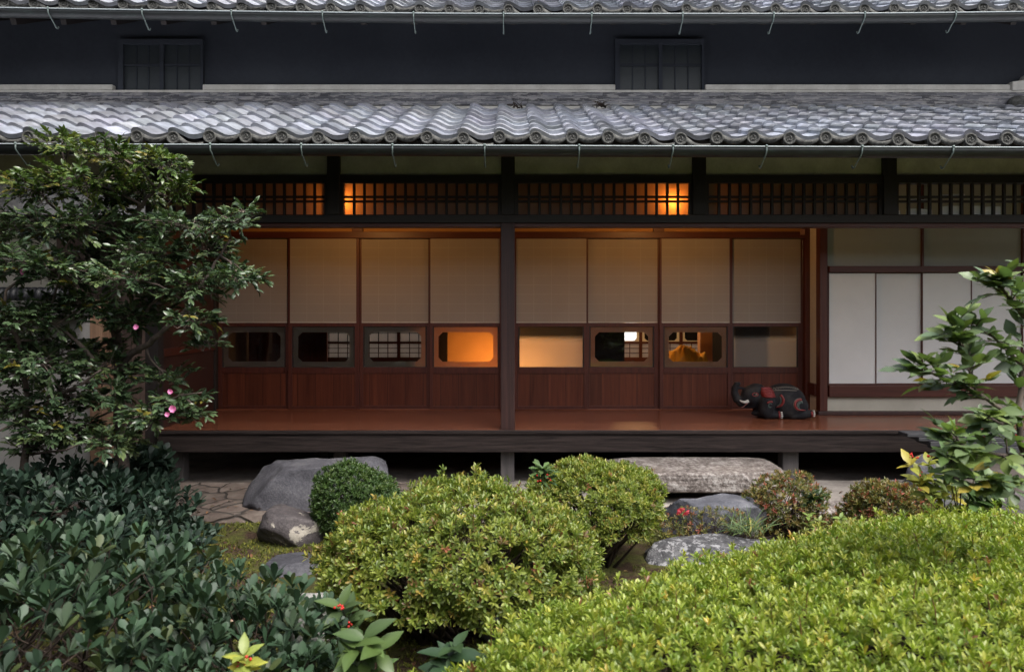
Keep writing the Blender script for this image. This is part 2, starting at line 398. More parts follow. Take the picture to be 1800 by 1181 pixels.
def palette(n, cols, wts, jit=0.25):
    cols = np.array(cols); i = RNG.choice(len(cols), n, p=np.array(wts)/sum(wts))
    return cols[i]*(1 + jit*(RNG.random((n,1))*2-1))
def whorls(fo, tpl, pos, axis, nleaf, length, cols, wts, spread=(25, 75), jit=0.2, coljit=0.12):
    """rosettes of leaves round each shoot tip"""
    n = len(pos); ax = unit(axis)
    ref = unit(np.cross(ax, RNG.normal(size=(n,3)))); ref2 = np.cross(ax, ref)
    base = palette(n, cols, wts, 0.18)
    for j in range(nleaf):
        ph = 2*math.pi*(j*0.382 + RNG.random(n)*0.12)[:, None]
        tilt = np.radians(spread[0] + (spread[1]-spread[0])*(j+RNG.random(n)*0.8)/nleaf)[:, None]
        rad = ref*np.cos(ph) + ref2*np.sin(ph)
        d = ax*np.cos(tilt) + rad*np.sin(tilt)
        up = ax*np.sin(tilt) - rad*np.cos(tilt) + RNG.normal(size=(n,3))*0.15
        L = length*(1 - jit + 2*jit*RNG.random(n))
        p = pos - ax*(length*0.35*j/nleaf)[:, None] if hasattr(length, '__len__') else pos - ax*(length*0.35*j/nleaf)
        odd = RNG.random((n,1)) < 0.82
        own = palette(n, cols, wts, 0.2)
        c = np.where(odd, base, own)*(1 + coljit*(RNG.random((n,1))*2-1))
        fo.add(leaves(tpl, p, d, up, L if hasattr(L, '__len__') else np.full(n, L), c))

def fbm(p, sc_=1.0, o=3):
    return noise.fractal(Vector(p)*sc_, 1.0, 2.0, o)

# ================================================================== SETTING: ground
def ground_height(x, y):
    h = -0.06 + 0.05*fbm((x, y, 0), 0.8) + 0.02*fbm((x, y, 3), 2.7)
    k = min(1, max(0, (5.75 - y)/0.5)); k = k*k*(3-2*k)
    return -0.05*(1-k) + h*k
def build_ground():
    xs = np.concatenate([np.linspace(-60,-7,14), np.linspace(-6.5,6.5,150), np.linspace(7,60,14)])
    ys = np.concatenate([np.linspace(-40,0.5,14), np.linspace(0.9,6.2,90), np.linspace(6.6,120,16)])
    V = np.array([(x, y, ground_height(x, y)) for y in ys for x in xs]); nx = len(xs)
    Q = [(j*nx+i, j*nx+i+1, (j+1)*nx+i+1, (j+1)*nx+i) for j in range(len(ys)-1) for i in range(nx-1)]
    m, t, b = new_mat('mossy_soil'); v = coords(t, (1,1,1))
    f = noise_tex(t, v, 2.2, 8, 0.65); g = noise_tex(t, v, 45, 5, 0.7)
    r1 = ramp(t, [(0.3, (0.020,0.012,0.008)), (0.6, (0.055,0.034,0.022)), (0.8, (0.10,0.07,0.05))]); t.links.new(g, r1.inputs[0])
    r2 = ramp(t, [(0.3, (0.03,0.035,0.010)), (0.55, (0.07,0.075,0.018)), (0.75, (0.13,0.13,0.03))]); t.links.new(g, r2.inputs[0])
    rm = ramp(t, [(0.44, (0,0,0)), (0.52, (1,1,1))]); t.links.new(f, rm.inputs[0])
    t.links.new(mixc(t, rm.outputs[0], r1.outputs[0], r2.outputs[0]), b.inputs['Base Color']); b.inputs['Roughness'].default_value = 0.95
    b.inputs['Specular IOR Level'].default_value = 0.2
    bump(t, b, g, 0.8, 0.02)
    tag(np_mesh('ground', V, Q, m), kind='structure')
build_ground()

def paving():
    m, t, b = new_mat('irregular_paving_stone'); v = coords(t, (1,1,1))
    wv = N(t, 'ShaderNodeMixRGB'); nz = N(t, 'ShaderNodeTexNoise'); nz.inputs['Scale'].default_value = 3; t.links.new(v, nz.inputs['Vector'])
    wv.inputs[0].default_value = 0.12; t.links.new(v, wv.inputs[1]); t.links.new(nz.outputs[1], wv.inputs[2])
    e = N(t, 'ShaderNodeTexVoronoi', feature='DISTANCE_TO_EDGE'); e.inputs['Scale'].default_value = 3.6; t.links.new(wv.outputs[0], e.inputs['Vector'])
    c = N(t, 'ShaderNodeTexVoronoi'); c.inputs['Scale'].default_value = 3.6; t.links.new(wv.outputs[0], c.inputs['Vector'])
    f = noise_tex(t, v, 7, 8, 0.7)
    r = ramp(t, [(0.3, (0.08,0.055,0.045)), (0.55, (0.16,0.125,0.105)), (0.8, (0.26,0.225,0.195))]); t.links.new(f, r.inputs[0])
    sv = N(t, 'ShaderNodeSeparateColor'); t.links.new(c.outputs['Color'], sv.inputs[0]); mr = N(t, 'ShaderNodeMapRange'); t.links.new(sv.outputs[0], mr.inputs[0]); mr.inputs[3].default_value = 0.65; mr.inputs[4].default_value = 1.25
    sc2 = N(t, 'ShaderNodeVectorMath', operation='SCALE'); t.links.new(r.outputs[0], sc2.inputs[0]); t.links.new(mr.outputs[0], sc2.inputs[3])
    re = ramp(t, [(0.0, (0,0,0)), (0.045, (1,1,1))]); t.links.new(e.outputs[0], re.inputs[0])
    t.links.new(mixc(t, re.outputs[0], (0.03,0.026,0.022), sc2.outputs[0]), b.inputs['Base Color']); b.inputs['Roughness'].default_value = 0.85
    mm = N(t, 'ShaderNodeMath', operation='MULTIPLY_ADD'); t.links.new(f, mm.inputs[0]); mm.inputs[1].default_value = 0.4; t.links.new(re.outputs[0], mm.inputs[2])
    bump(t, b, mm.outputs[0], 0.9, 0.02)
    xs = np.linspace(-3.7, -0.4, 60); ys = np.linspace(5.5, 6.55, 16); V = []
    for j, y in enumerate(ys):
        for x in xs:
            yy = y + (0.07*fbm((x, 0, 9), 1.6) if j == 0 else 0)
            V.append((x, yy, 0.0 + 0.012*fbm((x, y, 5), 3.0)))
    for x in xs: V.append((x, 5.5 + 0.07*fbm((x, 0, 9), 1.6), -0.14))
    nx = len(xs); Q = [(j*nx+i, j*nx+i+1, (j+1)*nx+i+1, (j+1)*nx+i) for j in range(len(ys)-1) for i in range(nx-1)]
    o = len(ys)*nx; Q += [(o+i, o+i+1, i+1, i) for i in range(nx-1)]
    tag(np_mesh('stone_paving', V, Q, m), kind='structure')
paving()
xs = np.linspace(-0.42, 5.2, 90); ys = np.linspace(5.5, 6.6, 16); V = [(x, y + (0.06*fbm((x,0,9),1.4) if j == 0 else 0), 0.004 + 0.014*fbm((x,y,5),2.5) - (0.12 if j == 0 else 0)) for j, y in enumerate(ys) for x in xs]
tag(np_mesh('packed_earth', V, [(j*90+i, j*90+i+1, (j+1)*90+i+1, (j+1)*90+i) for j in range(15) for i in range(89)], mottled('pale_packed_earth', (0.17,0.15,0.135), (0.34,0.31,0.28), 3, 0.95, 0.5, 50)), kind='structure')
xs = np.linspace(-8, 9, 60); ys = np.linspace(6.5, 12.4, 20)
tag(np_mesh('bare_earth', [(x, y, -0.012+0.02*fbm((x,y,2),2)) for y in ys for x in xs],
    [(j*60+i, j*60+i+1, (j+1)*60+i+1, (j+1)*60+i) for j in range(19) for i in range(59)], M['earth']), kind='structure')

tag(MB().box(-20, 20, 12.7, 60, -0.3, 0.02).build('bright_backing_ground', mottled('bright_ground_white', (0.55,0.55,0.54), (0.75,0.75,0.74), 3, 0.95, 0.5, 60)), kind='structure')  # bright ground added so the far windows look white
tag(MB().box(-20, 20, 30, 30.3, 0, 2.4).build('bright_backing_wall', mottled('bright_backing_white', (0.7,0.7,0.69), (0.8,0.8,0.79), 2, 0.9, 0.1)), kind='structure')  # white wall added beyond the far windows for brightness
# ================================================================== THE HOUSE
house = tag(empty('traditional_house', (0, 6.5, 0)), 'long dark timber house with tiled eaves, sliding doors and a raised veranda', 'house')
def part(mb_or_o, name=None, mat=None, bevel=0.003, parent=None, label=None, smooth=False):
    o = mb_or_o.build(name, mat, None, bevel, smooth) if isinstance(mb_or_o, MB) else mb_or_o
    if parent is None: adopt(o, house)
    else: o.parent = parent; o.matrix_parent_inverse = parent.matrix_world.inverted() if False else Matrix.Identity(4)
    if label: o['label'] = label
    return o
YF, YD, YS = 6.5, 7.8, 7.48       # veranda front, sliding-door plane, white-screen plane
ZF = 0.479                          # veranda floor height
XL, XR = X(383, YD), 3.15           # ends of the door bay
# --- veranda
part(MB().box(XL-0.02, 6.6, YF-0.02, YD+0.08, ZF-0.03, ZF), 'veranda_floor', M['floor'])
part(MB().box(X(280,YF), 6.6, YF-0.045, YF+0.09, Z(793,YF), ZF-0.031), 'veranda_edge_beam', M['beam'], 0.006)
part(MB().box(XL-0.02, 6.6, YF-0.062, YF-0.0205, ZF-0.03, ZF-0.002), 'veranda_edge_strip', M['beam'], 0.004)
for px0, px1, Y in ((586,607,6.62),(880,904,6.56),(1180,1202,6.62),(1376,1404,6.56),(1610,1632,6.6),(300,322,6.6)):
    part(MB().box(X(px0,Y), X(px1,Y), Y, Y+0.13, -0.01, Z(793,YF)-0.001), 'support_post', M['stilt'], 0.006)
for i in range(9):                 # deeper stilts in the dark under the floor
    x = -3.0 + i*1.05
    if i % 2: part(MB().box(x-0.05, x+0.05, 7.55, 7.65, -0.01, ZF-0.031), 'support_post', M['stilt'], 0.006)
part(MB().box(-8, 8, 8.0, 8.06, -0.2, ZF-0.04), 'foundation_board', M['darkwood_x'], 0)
# --- main post and the frame over the opening
ZLT, ZLB = Z(377.5, YF), Z(392, YF)         # lintel
part(MB().box(X(880,YF), X(905,YF), YF-0.02, YF+0.105, ZF, ZLB), 'main_post', M['post'], 0.006)
part(MB().box(-8, 8, YF-0.01, YF+0.10, ZLB, ZLT), 'lintel', M['darkwood_x'], 0.004)
part(MB().box(X(280,YF), 6.5, YF+0.02, YF+0.13, ZLB-0.035, ZLB-0.001), 'sliding_track', M['redwood_x'], 0.003)
ZT0, ZT1 = Z(322, YF), Z(308, YF)
part(MB().box(-8, 8, YF-0.005, YF+0.09, ZT0, ZT1), 'head_rail', M['darkwood_x'], 0.004)
part(MB().box(-8, 8, YF+0.02, YF+0.07, ZT1, 3.25), 'plaster_frieze', M['band'], 0)
posts_px = [(-82,-60),(258,280),(576,598),(881,905),(1217,1240),(1551,1574),(1885,1908)]
for a, b in posts_px:
    part(MB().box(X(a,YF), X(b,YF), YF-0.03, YF+0.055, ZLT, 3.26), 'short_post', M['darkwood_z'], 0.004)
for k in range(len(posts_px)-1):   # lattice transoms
    x0, x1 = X(posts_px[k][1],YF), X(posts_px[k+1][0],YF)
    mb = MB(); fr = 0.03
    if k == 0: continue
    mb.box(x0, x0+fr, YF, YF+0.05, ZLT, ZT0); mb.box(x1-fr, x1, YF, YF+0.05, ZLT, ZT0)
    n = max(3, round((x1-x0-2*fr)/0.0919)); p = (x1-x0-2*fr)/n
    for i in range(1, n):
        xc = x0+fr+i*p; mb.box(xc-0.011, xc+0.011, YF+0.004, YF+0.030, ZLT, ZT0)
    for py0, py1 in ((344,348),(352,356)):
        mb.box(x0+fr, x1-fr, YF+0.010, YF+0.024, Z(py1,YF), Z(py0,YF))
    lt = part(mb, 'lattice_transom', M['darkwood_z'], 0)
    if k < 5:
        bp = MB().box(x0+fr*0.5, x1-fr*0.5, YF+0.031, YF+0.034, ZLT+0.001, ZT0-0.001)
        o = bp.build('backing_paper', M['paper']); o.parent = lt; o.matrix_parent_inverse = lt.matrix_world.inverted()
    else:
        bp = MB()
        for (qx0, qx1, qy0, qy1) in ((1578,1585,368,376),(1596,1642,366,376.5),(1596,1640,349,351.5),(1653,1692,361,376.5),(1655,1700,340,346),(1712,1735,361,376.5),(1722,1738,341,346),(1736,1763,362,376.5)):
            pts = [(X(qx0,YF), Z(qy1,YF)), (X(qx1,YF), Z(qy1,YF)), (X(qx1,YF), Z(qy0+random.uniform(0,4),YF)), (X((qx0+qx1)/2,YF), Z(qy0,YF)), (X(qx0,YF), Z(qy0+random.uniform(0,4),YF))]
            bp.prism(pts, YF+0.031, YF+0.033)
        o = bp.build('pale_patch', M['screenpaper']); o.parent = lt; o.matrix_parent_inverse = lt.matrix_world.inverted()  # pale patches set behind the lattice bars

# veranda ceiling, wall over the doors
part(MB().box(-8, 8, YF+0.10, 13.0, 3.10, 3.16), 'ceiling', M['darkwood_x'], 0)
part(MB().box(XL, XR, YD+0.03, YD+0.09, Z(408,YD), 3.09), 'wall_over_doors', M['ochre'], 0)
part(MB().box(XL-0.05, XR+0.02, YD-0.05, YD+0.10, Z(419.5,YD), Z(408,YD)-0.001), 'door_head', M['redwood_x'], 0.003)
for a, b in ((619,638),(1148,1167)):
    part(MB().box(X(a,YD), X(b,YD), YD-0.02, YD+0.031, Z(408,YD), 3.09), 'strut', M['redwood_z'], 0.003)
part(MB().box(XL-0.05, XR, YD-0.03, YD+0.10, ZF+0.001, ZF+0.012), 'door_sill', M['floor'], 0.002)
part(MB().box(X(1412,YD), X(1420,YD), YD-0.06, YD+0.06, ZF, 3.09), 'door_post', M['redwood_z'], 0.003)
part(MB().box(X(878.5,YD), X(907.5,YD), YD-0.055, YD+0.07, ZF+0.012, Z(419.5,YD)-0.001), 'door_post', M['redwood_z'], 0.003)
part(MB().box(X(1403,YD), X(1411,YD), YD-0.062, YD-0.051, Z(414,YD), Z(404,YD)), 'wall_switch', plain('pinkish_switch', (0.35,0.2,0.16)), 0.002)
part(MB().box(XL-0.10, XL-0.002, YD-0.06, YD+0.06, ZF, 3.09), 'door_post', M['darkwood_z'], 0.003)
# closed wooden side wall at the dark end of the veranda
sw = part(MB().box(XL-0.06, XL-0.022, YF+0.10, YD-0.061, ZF, 3.09), 'side_wall', M['boards'], 0)
part(MB().box(XL-0.021, XL-0.002, YF+0.11, YD-0.062, 1.12, 1.19), 'side_rail', M['redwood_x'], 0.003)
part(MB().box(XL-0.12, XL-0.005, YF-0.01, YF+0.099, ZF-0.2, ZLB-0.001), 'end_post', M['darkwood_z'], 0.004)

# --- eight sliding doors
def octagon(x0, x1, z0, z1, c=0.045):
    return [(x0+c, z0), (x1-c, z0), (x1-c, z0+c*0.45), (x1-c*0.45, z0+c*0.45), (x1-c*0.45, z0+c)] if False else \
           [(x0+c, z0), (x1-c, z0), (x1, z0+c), (x1, z1-c), (x1-c, z1), (x0+c, z1), (x0, z1-c), (x0, z0+c)]
def ring(mb, outer, inner, y0, y1):
    """frame between a rectangle (4 pts, ccw from lower left) and an octagon (8 pts starting lower left)"""
    n = len(mb.v)
    for y in (y0, y1):
        mb.v += [(x, y, z) for x, z in outer]; mb.v += [(x, y, z) for x, z in inner]
    A = lambda i: n+i; B = lambda i: n+4+i
    fr = [(A(0),A(1),B(1),B(0)),(A(1),B(2),B(1)),(A(1),A(2),B(3),B(2)),(A(2),B(4),B(3)),(A(2),A(3),B(5),B(4)),(A(3),B(6),B(5)),(A(3),A(0),B(7),B(6)),(A(0),B(0),B(7))]
    mb.f += fr; mb.f += [tuple(i+12 for i in reversed(f)) for f in fr]
    for i in range(4): j=(i+1)%4; mb.f.append((A(j),A(i),A(i)+12,A(j)+12))
    for i in range(8): j=(i+1)%8; mb.f.append((B(i),B(j),B(j)+12,B(i)+12))
def rect_ring(mb, x0, x1, z0, z1, t, ya, yb):
    n = len(mb.v)
    for y in (ya, yb):
        mb.v += [(x0,y,z0),(x1,y,z0),(x1,y,z1),(x0,y,z1),(x0+t,y,z0+t*0.4),(x1-t,y,z0+t*0.4),(x1-t,y,z1-t*0.4),(x0+t,y,z1-t*0.4)]
    for i in range(4):
        j = (i+1) % 4
        mb.f += [(n+i,n+j,n+4+j,n+4+i), (n+8+j,n+8+i,n+12+i,n+12+j), (n+j,n+i,n+8+i,n+8+j), (n+4+i,n+4+j,n+12+j,n+12+i)]
door_px = [(383,509),(508,633),(632,757),(756,881),(905,1033),(1031,1160),(1158,1286),(1283,1411)]
paper_px = [(385,505),(512,627.5),(636,753),(757.5,880),(907,1030),(1034,1155.5),(1162,1280.5),(1286,1407)]
glass_px = [(392,500),(517,623),(640,748),(763,875),(913,1024),(1038,1148),(1167,1276),(1290,1401)]
glass_lbl = ['window showing a dark red board inside', 'nearly black window', 'dark window with a grey lattice behind', 'window glowing orange from the lamp inside',
             'frosted pane glowing orange at its lower corner', 'window with a bright far window seen through it', 'window with a yellow cloth behind it', 'grey frosted pane with a dark upper edge']
Zm = lambda py: Z(py, YD)
for i, ((a, b), (pa, pb), (ga, gb)) in enumerate(zip(door_px, paper_px, glass_px)):
    y0 = YD - (0.036 if i in (1, 3, 4, 6) else 0.0); y1 = y0 + 0.032
    xa, xb, xg0, xg1 = X(a,YD)+0.001, X(b,YD)-0.001, X(ga,YD), X(gb,YD)
    e = empty('sliding_door', ((xa+xb)/2, y0, ZF)); adopt(e, house); bpy.context.view_layer.update()
    if True: e['label'] = 'sliding door with ' + glass_lbl[i]
    def sub(mb, name, mat, bevel=0.002):
        o = mb.build(name, mat, None, bevel); o.parent = e; o.matrix_parent_inverse = Matrix.Translation(e.location).inverted() @ Matrix.Identity(4)
        o.matrix_parent_inverse = e.matrix_world.inverted(); return o
    fm = MB()
    fm.box(xa, xg0-0.012, y0, y1, ZF+0.013, Zm(420)); fm.box(xg1+0.012, xb, y0, y1, ZF+0.013, Zm(420))       # stiles
    fm.box(xg0-0.012, xg1+0.012, y0, y1, Zm(420)-0.02, Zm(420)); fm.box(xg0-0.012, xg1+0.012, y0, y1, Zm(574), Zm(567.5))
    fm.box(xg0-0.012, xg1+0.012, y0, y1, Zm(656), Zm(645.5)); fm.box(xg0-0.012, xg1+0.012, y0+0.001, y1, ZF+0.013, Zm(713))
    sub(fm, 'frame', M['redwood_z'])
    im = MB(); rect_ring(im, xg0-0.0115, xg1+0.0115, Zm(645.6)-0.001, Zm(573.9)+0.001, 0.0125, y0+0.006, y0+0.024)
    sub(im, 'window_sash', M['darkwood_z'], 0.001)
    x0p, x1p = X(pa,YD), X(pb,YD)
    pm = paper_mat('door_paper_grid', (0.375,0.335,0.295), 0.2, (x0p, (x1p-x0p)/4.0, Zm(567), (Zm(420)-Zm(567))/9.0, 0.0045), (0.52,0.48,0.42))
    sub(MB().box(x0p, x1p, y0-0.004, y0-0.001, Zm(566.5), Zm(420.5)), 'paper_shade', pm, 0)
    lip = MB(); lip.box(x0p, x1p, y0-0.006, y0-0.0005, Zm(567.3), Zm(566.0)); sub(lip, 'shade_hem', M['band'], 0)
    sub(MB().box(xg0-0.012, xg1+0.012, y0+0.010, y0+0.018, Zm(713), Zm(656)), 'wood_panel', M['panel'], 0)
    et = None
    if i in (4, 7): gm = glass_mat('frosted_pane', etched=(Zm(604), Zm(588)))
    else: gm = M['glass']
    sub(MB().box(xg0, xg1, y0+0.012, y0+0.016, Zm(645.5), Zm(574)), 'glass_pane', gm, 0)
    if i not in (4, 7):
        rg = MB(); ring(rg, [(xg0,Zm(645.4)),(xg1,Zm(645.4)),(xg1,Zm(574.1)),(xg0,Zm(574.1))],
                        octagon(xg0+8*YD/F, xg1-8*YD/F, Zm(635.5), Zm(584)), y0+0.018, y0+0.021)
        sub(rg, 'paper_border', M['borderpaper'], 0)

# --- white screens at the bright end
xc = X(1440, YS)
part(MB().box(XR, XR+0.05, YS+0.08, YD-0.061, ZF, 3.09), 'return_wall', M['plaster'], 0)
part(MB().box(xc, X(1455,YS-0.02), YS-0.02, YS+0.079, ZF+0.03, 3.09), 'corner_post', M['redwood_z'], 0.004)
part(MB().box(XR-0.025, XR-0.001, YS+0.081, YD-0.062, Z(697,YS), Z(676,YS)), 'return_rail', M['redwood_x'], 0.003)
part(MB().box(X(1455,YS)+0.002, 6.6, YS-0.035, YS+0.07, Z(697,YS), Z(677,YS)), 'sill_beam', M['redwood_x'], 0.004)
part(MB().box(X(1455,YS)+0.002, 6.6, YS-0.036, YS+0.07, Z(479,YS), Z(468,YS)), 'upper_beam', M['redwood_x'], 0.004)
part(MB().box(X(1455,YS)-0.0, 6.6, YS+0.02, YS+0.06, ZF+0.03, Z(697,YS)-0.001), 'skirting_plaster', M['plaster'], 0)
part(MB().box(xc-0.05, 6.6, YS-0.10, YS-0.021, ZF+0.001, ZF+0.036), 'base_board', M['post'], 0.004)
part(MB().box(X(1455,YS), 6.6, YS-0.0205, YS+0.06, ZF+0.001, ZF+0.029), 'base_fill', M['darkwood_x'], 0)
sc_px = [(1455.5,1541),(1541,1620.5),(1620.5,1709),(1709,1797),(1797,1885)]
for i, (a, b) in enumerate(sc_px):
    ov = 0.001 if i % 2 == 0 else -0.014
    x0, x1 = X(a,YS)+(ov if i else 0.001), X(b,YS)-ov; y0 = YS + (0.0 if i % 2 == 0 else 0.022)
    fm = MB(); t_ = 0.011
    fm.box(x0, x0+t_, y0, y0+0.02, Z(676.9,YS), Z(479.1,YS)); fm.box(x1-t_, x1, y0, y0+0.02, Z(676.9,YS), Z(479.1,YS))
    fm.box(x0+t_, x1-t_, y0, y0+0.02, Z(676.9,YS), Z(674,YS)); fm.box(x0+t_, x1-t_, y0, y0+0.02, Z(480.5,YS), Z(479.1,YS))
    fo_ = part(fm, 'screen_panel', M['redwood_z'], 0.001); bpy.context.view_layer.update()
    o = MB().box(x0+t_, x1-t_, y0+0.006, y0+0.010, Z(674,YS), Z(480.5,YS)).build('screen_cloth', M['screenpaper']); o.parent = fo_; o.matrix_parent_inverse = fo_.matrix_world.inverted()
for a, b in ((1455.5,1620),(1624,1797),(1801,1890)):
    part(MB().box(X(a,YS), X(b,YS), YS+0.02, YS+0.035, Z(468,YS)+0.001, 3.09), 'transom_panel', M['transompaper'], 0)
part(MB().box(X(1620,YS), X(1624,YS), YS-0.005, YS+0.05, Z(468,YS)+0.001, 3.09), 'transom_mullion', M['redwood_z'], 0.002)
part(MB().box(X(1797,YS), X(1801,YS), YS-0.005, YS+0.05, Z(468,YS)+0.001, 3.09), 'transom_mullion', M['redwood_z'], 0.002)

# --- rooms behind the doors
part(MB().box(-8, 8, YD+0.101, 12.3, ZF-0.04, ZF+0.002), 'interior_floor', mottled('straw_mat', (0.22,0.17,0.10), (0.28,0.22,0.13), 3, 0.8, 0.2), 0)
part(MB().box(-3.30, -3.24, YD+0.1, 12.2, ZF, 3.09), 'interior_wall', M['interior'], 0)
part(MB().box(3.4, 3.46, YD+0.1, 12.2, ZF, 3.09), 'interior_wall', M['interior'], 0)
part(MB().box(X(786,8.8), 0.03, 8.80, 8.86, ZF, 3.09), 'ochre_partition', M['ochre'], 0)
part(MB().box(X(773,8.75), X(786,8.75), 8.75, 8.85, ZF, 3.09), 'interior_post', M['blackwall'], 0.003)
part(MB().box(0.84, X(1098,8.1), 8.1, 8.14, ZF, 3.09), 'dark_backing_board', M['blackwall'], 0.004)  # black board added so this window's left half reads dark
part(MB().box(0.04, 1.17, 11.85, 11.9, ZF, 3.09), 'dark_backing_board', M['blackwall'], 0.004)  # black board added to keep the frosted pane's clear top dark
part(MB().box(3.47, 8.8, 8.3, 8.36, ZF, 3.09), 'interior_wall', M['interior'], 0)
part(MB().box(-0.93, -0.89, YD+0.101, 8.6, ZF, 3.09), 'interior_wall', M['interior'], 0)  # wall added to keep the floor lamp's light off the left doors
part(MB().box(-3.2, -2.25, 8.9, 8.95, ZF, 3.09), 'red_board', wood('lacquered_red_board', (0.10,0.018,0.010), (0.17,0.03,0.016), 'z', 0.4), 0)
part(MB().box(X(1231,9.6), X(1255,9.6), 9.6, 9.75, ZF, 3.09), 'interior_pillar', mottled('pinkish_plaster_pillar', (0.5,0.3,0.2), (0.6,0.38,0.26), 3, 0.8, 0.1), 0.004)
part(MB().box(X(1255,9.6)+0.002, 3.38, 9.6, 9.66, ZF, 3.09), 'dark_partition', M['blackwall'], 0)
part(MB().box(2.36, 2.40, YD+0.101, 8.62, ZF, 3.09), 'dark_partition', M['blackwall'], 0)  # added to keep the pendant lamp's glow off the last pane
# far wall: lattice paper screens below, framed windows above, open to the daylight beyond
YB = 12.0
zb0, zb1, zb2 = Z(628,YB), Z(604,YB), 1.95
part(MB().box(-3.2, 3.38, YB-0.02, YB+0.06, ZF, zb0), 'rear_dado', M['redwood_x'], 0.003)
part(MB().box(-3.2, 3.38, YB-0.021, YB+0.06, zb2, 3.09), 'rear_upper_wall', M['interior'], 0)
x = -3.2
while x < 3.3:
    x1 = min(x+0.66, 3.38); mb = MB()
    mb.box(x, x+0.05, YB-0.03, YB+0.03, zb0, zb2); 
    mb.box(x+0.05, x1, YB-0.03, YB+0.03, zb1, zb1+0.035)
    for q in range(1, 4): xx = x+0.05+(x1-x-0.05)*q/4; mb.box(xx-0.006, xx+0.006, YB-0.02, YB-0.004, zb0, zb1)
    for q in range(1, 3): zz = zb0+(zb1-zb0)*q/3; mb.box(x+0.05, x1, YB-0.022, YB-0.006, zz-0.005, zz+0.005)
    fr_ = part(mb, 'rear_window', M['redwood_z'], 0); bpy.context.view_layer.update()
    o = MB().box(x+0.05, x1, YB-0.003, YB+0.002, zb0, zb1).build('lattice_paper', M['shoji']); o.parent = fr_; o.matrix_parent_inverse = fr_.matrix_world.inverted()
    if x > -0.5:
        rg = MB(); ring(rg, [(x+0.051,zb1+0.036),(x1-0.001,zb1+0.036),(x1-0.001,zb2),(x+0.051,zb2)], octagon(x+0.09, x1-0.04, zb1+0.05, zb2-0.06, 0.04), YB-0.01, YB-0.004)
        o = rg.build('window_border', M['screenpaper']); o.parent = fr_; o.matrix_parent_inverse = fr_.matrix_world.inverted()
        if x > 1.75:
            o = MB().box(x+0.052, x1-0.002, YB+0.02, YB+0.025, zb1+0.036, zb2).build('closed_shutter', M['blackwall']); o.parent = fr_; o.matrix_parent_inverse = fr_.matrix_world.inverted()
    else:
        o = MB().box(x+0.05, x1, YB-0.003, YB+0.002, zb1+0.035, zb2).build('lattice_paper', M['shoji']); o.parent = fr_; o.matrix_parent_inverse = fr_.matrix_world.inverted()
        g = MB()
        for q in range(1, 4): xx = x+0.05+(x1-x-0.05)*q/4; g.box(xx-0.006, xx+0.006, YB-0.02, YB-0.004, zb1+0.035, zb2)
        for q in range(1, 7): zz = zb1+0.035+(zb2-zb1)*q/7; g.box(x+0.05, x1, YB-0.022, YB-0.006, zz-0.005, zz+0.005)
        o = g.build('lattice', M['darkwood_z']); o.parent = fr_; o.matrix_parent_inverse = fr_.matrix_world.inverted()
    x = x1
part(MB().box(-9, -8.9, 6.6, 13, 0, 5), 'gable_wall', M['interior'], 0)
part(MB().box(8.9, 9, 6.6, 13, 0, 5), 'gable_wall', M['interior'], 0)

# --- front wall left of the veranda, behind the tree
part(MB().box(-8, XL-0.13, YF+0.03, YF+0.09, ZF-0.5, ZLB-0.001), 'front_wall', M['plaster'], 0)
part(MB().box(X(100,YF), X(182,YF), YF-0.005, YF+0.029, 0.0, ZLB-0.002), 'board_cladding', M['oldboards'], 0)
part(MB().box(X(196,YF), X(256,YF), YF-0.006, YF+0.028, 0.0, ZLB-0.002), 'board_cladding', M['oldboards'], 0)
part(MB().box(X(-75,YF), X(-50,YF), YF-0.04, YF+0.0295, 0.0, ZLB-0.002), 'wall_post', M['darkwood_z'], 0)
part(MB().box(X(182,YF)+0.001, X(195,YF), YF-0.03, YF+0.03, 0.0, ZLB-0.002), 'wall_post', M['darkwood_z'], 0)

